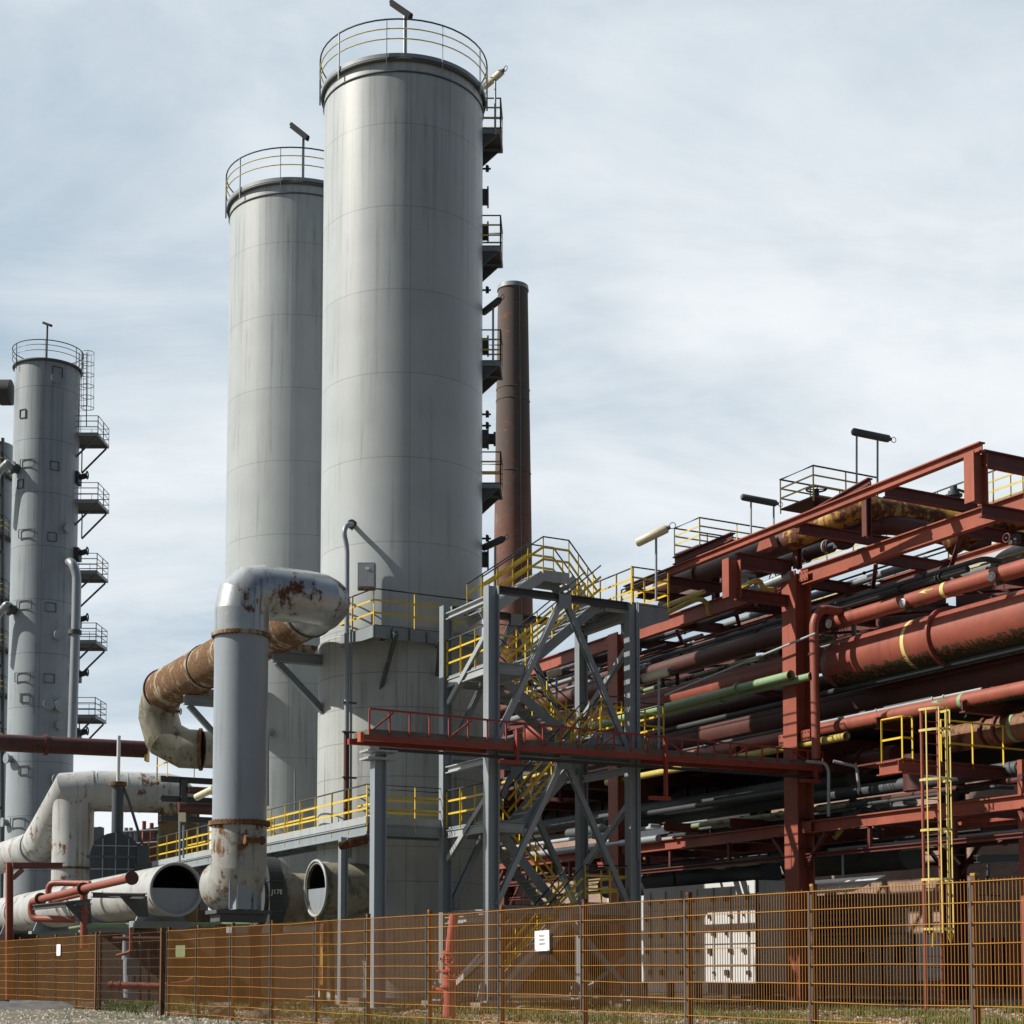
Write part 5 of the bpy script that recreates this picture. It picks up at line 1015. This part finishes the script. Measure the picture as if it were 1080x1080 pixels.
for k in range(6): p = gb_.lerp(ga_, k/5); m = MB(); m.bar(V3(p, 0), V3(p, zg)-V*.0, .09, .09, V); m.build('upright', M['black'], gw)
for x0, x1, y0, y1, mt in ((944, 953, 997, 1017, 'black'), (906, 912, 1004, 1017, 'black'), (918, 956, 958, 984, 'clad')):
    a = onU(x0, y1, ga_-V*.06); b = onU(x1, y1, ga_-V*.06); t = onU(x1, y0, ga_-V*.06); m = MB(); m.hexa([V3(a, a.z), V3(b, a.z), V3(b, a.z)+V*.1, V3(a, a.z)+V*.1], [V3(a, t.z), V3(b, t.z), V3(b, t.z)+V*.1, V3(a, t.z)+V*.1]); m.build('vent' if mt == 'black' else 'sheet_panel', M[mt], gw)
rpipe('vent_duct', 'fat black duct in shadow above the louvred unit', 900, 905, 2.5, .5, 835, 960, 'black', n=24)
rpipe('vent_duct', 'added fat black cylinder making the gap above the white container dark', 800, 922, 3.4, .45, 640, 812, 'black', n=24)  # added black cylinder darkening the rack's lower level
# added dark box that blocks light so the rack's inside stays black
cg = thing('rack_shade_box', 'added dark box deep inside the pipe rack, standing in for shade', 'shade box', rk(-BAY, 4.4, 6.9))
m = MB(); a, b = rk(-BAY, 4.6, 7.0), rk(2.6*BAY, 4.6, 7.0); m.hexa([a, b, b+V*1.2, a+V*1.2], [p+Z*3.1 for p in (a, b, b+V*1.2, a+V*1.2)]); m.build('casing', M['darkp'], cg)
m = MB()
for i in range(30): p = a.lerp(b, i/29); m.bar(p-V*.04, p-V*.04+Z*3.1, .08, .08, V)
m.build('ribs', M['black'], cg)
random.seed(77)
mats = ['dgrey', 'redpiped', 'black', 'galv', 'redpiped', 'yelpipe', 'black', 'greens', 'lgrey']
def thin(zlo, zhi, n, lab, grp, dvr, rr=(.03, .10)):
    for i in range(n):
        dv = random.uniform(*dvr); z = random.uniform(zlo, zhi); ua = random.uniform(-BAY, BAY*1.6); ub = ua+random.uniform(5, 18); r = random.uniform(*rr)
        a, b = rk(ua, dv, z), rk(ub, dv, z); root = thing('rack_line', lab, 'pipe', a, grp)
        pts = [a, b]
        if random.random() < .5: pts = [a+V*random.choice((-.5, .6))-Z*random.choice((0, .5)), a, b, b+V*.6, b+V*.6+Z*random.choice((-.8, .6))]
        mt = mats[i % len(mats)]; MB().tube(pts, r, 10, bend=r*3, steps=3).build('pipe_wall', M[mt], root)
        for k in range(random.randint(1, 3)):
            p = a.lerp(b, random.uniform(.1, .9)); MB().flange(p, U, r*1.7, .05, 0, 12).build('flange', M[mt], root)
thin(zA_-1.0, zA_-.35, 22, 'thin pipe crowded just under the top beams of the rack', 'thin pipes under the top beams', (.4, 6))
thin(zA_+.3, zA_+.8, 12, 'thin pipe lying across the top of the rack', 'thin pipes on top of the rack', (.4, 6))
thin(8.3, 9.0, 12, 'thin pipe on the middle level of the rack', 'thin pipes on the middle level', (.3, 4))
thin(zB_+.22, zB_+.75, 26, 'thin pipe crowded on the lower level of the rack', 'thin pipes on the lower level', (.2, 5.5), (.03, .13))
thin(zB_-.75, zB_-.3, 12, 'thin dark pipe hung beneath the lower beams', 'thin pipes under the lower beams', (.5, 5.5), (.03, .09))
# valve clusters and bolted plates
for i in range(16):
    u = random.uniform(-BAY*.9, BAY*1.3); dv = random.uniform(.3, 3); z = random.choice((zA_+.35, zA_-.7, zB_+.5, 8.6)); c = rk(u, dv, z); v = thing('rack_valve', 'small dark valve with handwheel among the rack pipes', 'valve', c, 'small valves in the rack')
    m = MB(); m.torus(c-V*.3, V, random.uniform(.1, .17), .02, 14, 5); m.build('handwheel', M[random.choice(('lgrey', 'redd', 'black'))], v); m = MB(); m.cyl(c-V*.32, c, .03, 6); m.obox(c, V*.09, U*.14, Z*.12); m.build('body', M['black'], v)
for u in (-BAY, 0, BAY):
    for z in (zA_, zB_, 8.1):
        for s in (-1, 1):
            m = MB(); c = rk(u+s*.55, 0, z)-V*.02; m.obox(c-V*.13, V*.012, U*.22, Z*.16)
            for a_ in (-.15, 0, .15):
                for b_ in (-.1, .1): m.cyl(c-V*.14+U*a_+Z*b_, c-V*.175+U*a_+Z*b_, .02, 6)
            m.build('splice_plate', M['red'], rack)
ds = MB(); a = gnd(585, 70); ds.obox(Vector((a.x, 71, 1.9)), Vector((3.4, 0, 0)), Vector((0, 1, 0)), Z*1.9); one(ds, 'dark_backing', M['dconc'], 'added dark block behind the foot of the stair tower', 'dark block')  # added dark mass hiding the sunlit wall behind the stairs
# light cladding box far behind with a dark bent pipe
cl_, a, b, z = box_on_U('clad_shed', 'pale sheet-clad shed seen between the stair tower and the brick wall', 'shed', 745, 640, 802, 76, 5, 'clad')
m = MB()
for i in range(5): zz = atD(720, 812+i*9, 76).z; m.bar(V3(linex(a, U, 742), zz)-V*.01, V3(linex(a, U, 650), zz)-V*.01, .02, .03)
m.build('sheet_joint', M['galv'], cl_)
pipe('bent_black_pipe', 'thick black bent pipe in front of the pale clad shed', [atD(724, 805, 66), atD(722, 832, 66), atD(727, 840, 66), atD(740, 842, 66)], .22, 'black', .5)
m = MB(); a = atD(740, 800, 70); m.prism([atD(779, 800, 66), atD(822, 800, 66), atD(812, 812, 66), atD(812, 835, 66), atD(798, 835, 66), atD(798, 828, 66)], U*.3); one(m, 'black_hopper', M['black'], 'black tapering hopper in front of the brick wall, under the footbridge', 'hopper')
# wall brackets seen against the brick at the far right
m = MB(); a = atD(1043, 955, 46); 
br = thing('lamp_bracket', 'dark bracket with crossbars against the brick wall at far right', 'bracket', a)
m.bar(atD(1042, 912, 46), atD(1042, 955, 46), .07, .07, V); [m.bar(atD(1030, y, 46), atD(1055, y+.6, 46.1), .05, .05) for y in (930, 944)]; m.build('crossbars', M['black'], br)
m = MB(); m.ibeam(atD(1030, 906, 46), atD(1130, 903, 50), .22, .18); m.build('beam', M['black'], br)
pp = RP(1078, 830, 1.2); m = MB(); m.bar(V3(pp, 0), V3(pp, 6.6), .16, .16, V); one(m, 'red_edge_post', M['red'], 'thin bright red post at the right edge', 'post')
# ================================================================== ground
def gmat():
    m = bpy.data.materials.new('gravel'); m.use_nodes = True; nt = m.node_tree; b = nt.nodes['Principled BSDF']; b.inputs['Roughness'].default_value = .95
    tc = nd(nt, 'ShaderNodeTexCoord').outputs['Object']; v = nd(nt, 'ShaderNodeTexVoronoi', i_Scale=22.0); lk(nt, tc, v.inputs['Vector'])
    c = mixc(nt, noise(nt, tc, 18, 6, .8), (.075, .055, .038), (.30, .245, .18)); c = mixc(nt, .5, c, v.outputs['Color'], 'OVERLAY')
    g = ss(nt, noise(nt, tc, .35, 5, .6), .45, .6); sp = nd(nt, 'ShaderNodeSeparateXYZ'); lk(nt, tc, sp.inputs[0])
    c = mixc(nt, math_(nt, 'MULTIPLY', g, .75), c, mixc(nt, noise(nt, tc, 9, 5, .7), (.035, .05, .012), (.12, .12, .04)))
    hs = nd(nt, 'ShaderNodeHueSaturation', i_Saturation=.8); lk(nt, c, hs.inputs['Color']); lk(nt, hs.outputs[0], b.inputs['Base Color'])
    bp = nd(nt, 'ShaderNodeBump', i_Strength=.8, i_Distance=.04); lk(nt, v.outputs['Distance'], bp.inputs['Height']); lk(nt, bp.outputs[0], b.inputs['Normal']); return m
M['gravel'] = gmat()
m = MB(); S = 1500; m.add([(-S, -50, 0), (S, -50, 0), (S, 2500, 0), (-S, 2500, 0)], [(0, 1, 2, 3)]); g = m.build('ground', M['gravel']); tag(g, kind='structure', label='pale gravel and patchy grass ground')
g.location.z = 0
def scatter(name, label, mat, n, fn, region, seed):
    random.seed(seed); m = MB()
    for i in range(n):
        x, D = region(); p = gnd(x, D, 1040); fn(m, p)
    return tag(m.build(name, mat), label, name.replace('_', ' '), kind='stuff')
def stone(m, p):
    s = random.uniform(.02, .07); a = random.uniform(0, 6); e = Vector((math.cos(a), math.sin(a), 0))*s; f = Vector((-e.y, e.x, 0))*random.uniform(.5, .9); h = s*random.uniform(.3, .7)
    m.add([p-e, p-f, p+e, p+f, p+(e+f)*.1+Z*h], [(0, 1, 4), (1, 2, 4), (2, 3, 4), (3, 0, 4)])
def leaf(m, p):
    s = random.uniform(.03, .07); a = random.uniform(0, 6); e = Vector((math.cos(a), math.sin(a), random.uniform(-.2, .5)))*s; f = Vector((-math.sin(a), math.cos(a), random.uniform(-.2, .6)))*s*.6; p = p+Z*.03
    m.add([p-e, p-f, p+e, p+f], [(0, 1, 2, 3)])
def tuft(m, p):
    for _ in range(7):
        a = random.uniform(0, 6.3); h = random.uniform(.06, .2); e = Vector((math.cos(a), math.sin(a), 0)); w = Vector((-e.y, e.x, 0))*.008; q = p+e*random.uniform(0, .08)
        m.add([q-w, q+w, q+e*h*.5+Z*h], [(0, 1, 2)])
M['stone'] = paint('pebble', (.40, .37, .31), .9, 0, 0, .5, bump=0, vscale=9); M['leaf'] = paint('dry_leaf', (.30, .17, .06), .8, 0, 0, .5, bump=0, vscale=7); M['blade'] = paint('grass_blade', (.10, .15, .03), .7, 0, 0, .45, bump=0, vscale=3)
scatter('gravel_stones', 'loose pale stones strewn over the foreground gravel', M['stone'], 9000, stone, lambda: (random.uniform(-20, 1100), random.uniform(20, 55)), 3)
scatter('fallen_leaves', 'dry brown leaves lying along the fence and under the stairs', M['leaf'], 6500, leaf, lambda: (random.uniform(240, 1100), random.uniform(22, 52)), 5)
def greg():
    while True:
        x, D = random.uniform(-10, 1100), random.uniform(24, 54)
        if x < 60 and D < 48: continue
        if D < F*.92/hfence(x)+.3 and random.random() < .93: continue
        n = math.sin(x*.031+D*.4)+math.sin(x*.011-D*.9+2)
        if n > .1 or (110 < x < 200 and D > 43): return x, D
scatter('grass', 'thin patches of grass behind and beside the fence', M['blade'], 6500, tuft, greg, 9)
# low asphalt mound at the left
m = MB(); c = gnd(10, 47); n = 28; vs = []; fs = []
for j in range(6):
    for k in range(n): t = 2*math.pi*k/n; rr = (1-j/5)*(1+.15*math.sin(3*t+j)); vs.append(c+Vector((3.2*rr*math.cos(t), 2.2*rr*math.sin(t), .20*math.sin(j/5*math.pi/2)+random.uniform(0, .06)*(j > 0)-.02)))
fs = [(j*n+k, j*n+(k+1) % n, (j+1)*n+(k+1) % n, (j+1)*n+k) for j in range(5) for k in range(n)]; m.add(vs, fs); mo = m.build('rubble_mound', paint('asphalt_rubble', (.10, .10, .10), .95, 0, 0, .5, bump=1.0, vscale=4)); tag(mo, 'low dark heap of broken asphalt at the lower left corner', 'rubble')
random.seed(21)
for i, (x, D, s, lb) in enumerate(((232, 38, .28, 'rough stone block lying in the grass left of centre behind the fence'), (280, 36.5, .2, 'broken concrete lump behind the fence, right of the other block'), (168, 43.5, .16, 'small pale concrete lump by the gate post'))):
    c = gnd(x, D); m = MB(); vs = [c+Vector((sx*s*(1.3 if i == 1 else .9)*random.uniform(.7, 1.1), sy*s*random.uniform(.7, 1.1), (sz > 0)*s*random.uniform(.8, 1.3))) for sz in (0, 1) for sx, sy in ((-1, -1), (1, -1), (1, 1), (-1, 1))]; m.hexa(vs[:4], vs[4:]); one(m, 'concrete_lump', M['conc'], lb, 'concrete block', 'loose concrete lumps')
# concrete plinth under the silo, yellow stained leg
c = V3(S1, 0); m = MB(); m.cyl(V3(c, 0), V3(c, .25), RS+.35, 48); one(m, 'silo_plinth', M['conc'], 'round concrete plinth under the near silo', 'plinth')
a = gnd(341, 49); m = MB(); m.bar(V3(a, .1), V3(a, atD(341, 974, 49).z), .22, .12, V); m.bar(V3(a, .1)-U*.02+V*.3, V3(a, 2.6)-U*.02+V*.2, .14, .1, V); one(m, 'yellow_stanchion', M['ochre'], 'rust-streaked yellow stanchion at the left foot of the near silo', 'post')
a = atD(490, 958, 47.5); m = MB(); m.ibeam(atD(471, 964, 47.9), atD(514, 963, 46.4), .2, .2); one(m, 'low_rail_beam', M['lgrey'], 'pale ribbed beam low between the left stair tower columns', 'beam')
# ================================================================== world, sun, camera
SUN = Vector((-1, -.10, 0)).normalized()*math.cos(R_(40))+Z*math.sin(R_(40))
sl = bpy.data.lights.new('sun', 'SUN'); sl.energy = 5.0; sl.angle = R_(.5); sl.color = (1, .93, .82); so = bpy.data.objects.new('sun', sl); bpy.context.scene.collection.objects.link(so)
so.rotation_euler = SUN.to_track_quat('Z', 'Y').to_euler(); so.location = (-40, 0, 60)
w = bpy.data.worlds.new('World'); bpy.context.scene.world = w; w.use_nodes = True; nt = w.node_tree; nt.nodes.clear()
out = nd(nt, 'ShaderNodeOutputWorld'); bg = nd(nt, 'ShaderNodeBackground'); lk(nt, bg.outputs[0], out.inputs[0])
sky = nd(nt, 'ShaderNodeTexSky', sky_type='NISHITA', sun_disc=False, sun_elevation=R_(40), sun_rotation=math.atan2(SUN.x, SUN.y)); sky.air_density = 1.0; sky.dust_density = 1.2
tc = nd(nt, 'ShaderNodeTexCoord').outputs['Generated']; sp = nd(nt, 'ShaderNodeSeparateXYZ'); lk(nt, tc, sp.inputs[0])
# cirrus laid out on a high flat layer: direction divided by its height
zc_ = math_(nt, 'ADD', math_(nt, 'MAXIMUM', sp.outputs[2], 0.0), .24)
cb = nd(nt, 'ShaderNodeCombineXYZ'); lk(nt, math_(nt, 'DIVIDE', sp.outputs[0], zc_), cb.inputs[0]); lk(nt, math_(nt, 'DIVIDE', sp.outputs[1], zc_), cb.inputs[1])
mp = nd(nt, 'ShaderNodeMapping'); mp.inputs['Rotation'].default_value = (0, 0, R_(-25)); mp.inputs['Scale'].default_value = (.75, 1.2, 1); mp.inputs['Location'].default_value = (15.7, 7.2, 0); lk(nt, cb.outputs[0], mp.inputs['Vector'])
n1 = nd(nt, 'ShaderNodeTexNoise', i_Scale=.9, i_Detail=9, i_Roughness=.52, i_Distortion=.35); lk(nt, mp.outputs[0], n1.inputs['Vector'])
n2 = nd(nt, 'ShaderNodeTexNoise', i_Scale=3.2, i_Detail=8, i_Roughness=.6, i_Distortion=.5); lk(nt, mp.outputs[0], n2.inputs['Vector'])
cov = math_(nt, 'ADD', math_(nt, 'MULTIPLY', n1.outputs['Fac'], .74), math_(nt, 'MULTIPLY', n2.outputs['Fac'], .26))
north = ss(nt, sp.outputs[1], -.05, .4)  # cloud and veil only ahead; sky elsewhere left dimmer to deepen shade
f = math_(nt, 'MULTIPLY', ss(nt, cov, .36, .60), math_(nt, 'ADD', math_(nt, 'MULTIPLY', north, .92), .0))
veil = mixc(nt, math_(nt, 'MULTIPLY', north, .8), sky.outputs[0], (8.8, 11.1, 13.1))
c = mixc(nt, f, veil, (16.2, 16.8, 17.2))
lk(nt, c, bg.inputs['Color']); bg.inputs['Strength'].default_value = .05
cd = bpy.data.cameras.new('camera'); co = bpy.data.objects.new('camera', cd); bpy.context.scene.collection.objects.link(co); bpy.context.scene.camera = co
cd.sensor_width = 36; cd.sensor_fit = 'HORIZONTAL'; cd.lens = F/1080*36; cd.shift_y = (YP-540)/1080; cd.clip_end = 6000; cd.clip_start = .1
co.location = CAM; co.rotation_euler = (math.pi/2+PITCH, 0, 0)
sc = bpy.context.scene; sc.view_settings.view_transform = 'Standard'; sc.view_settings.look = 'None'; sc.view_settings.exposure = .22; sc.view_settings.gamma = 1
for o in ALL:
    if '_o' in o: del o['_o']
print('objects', len(bpy.data.objects))
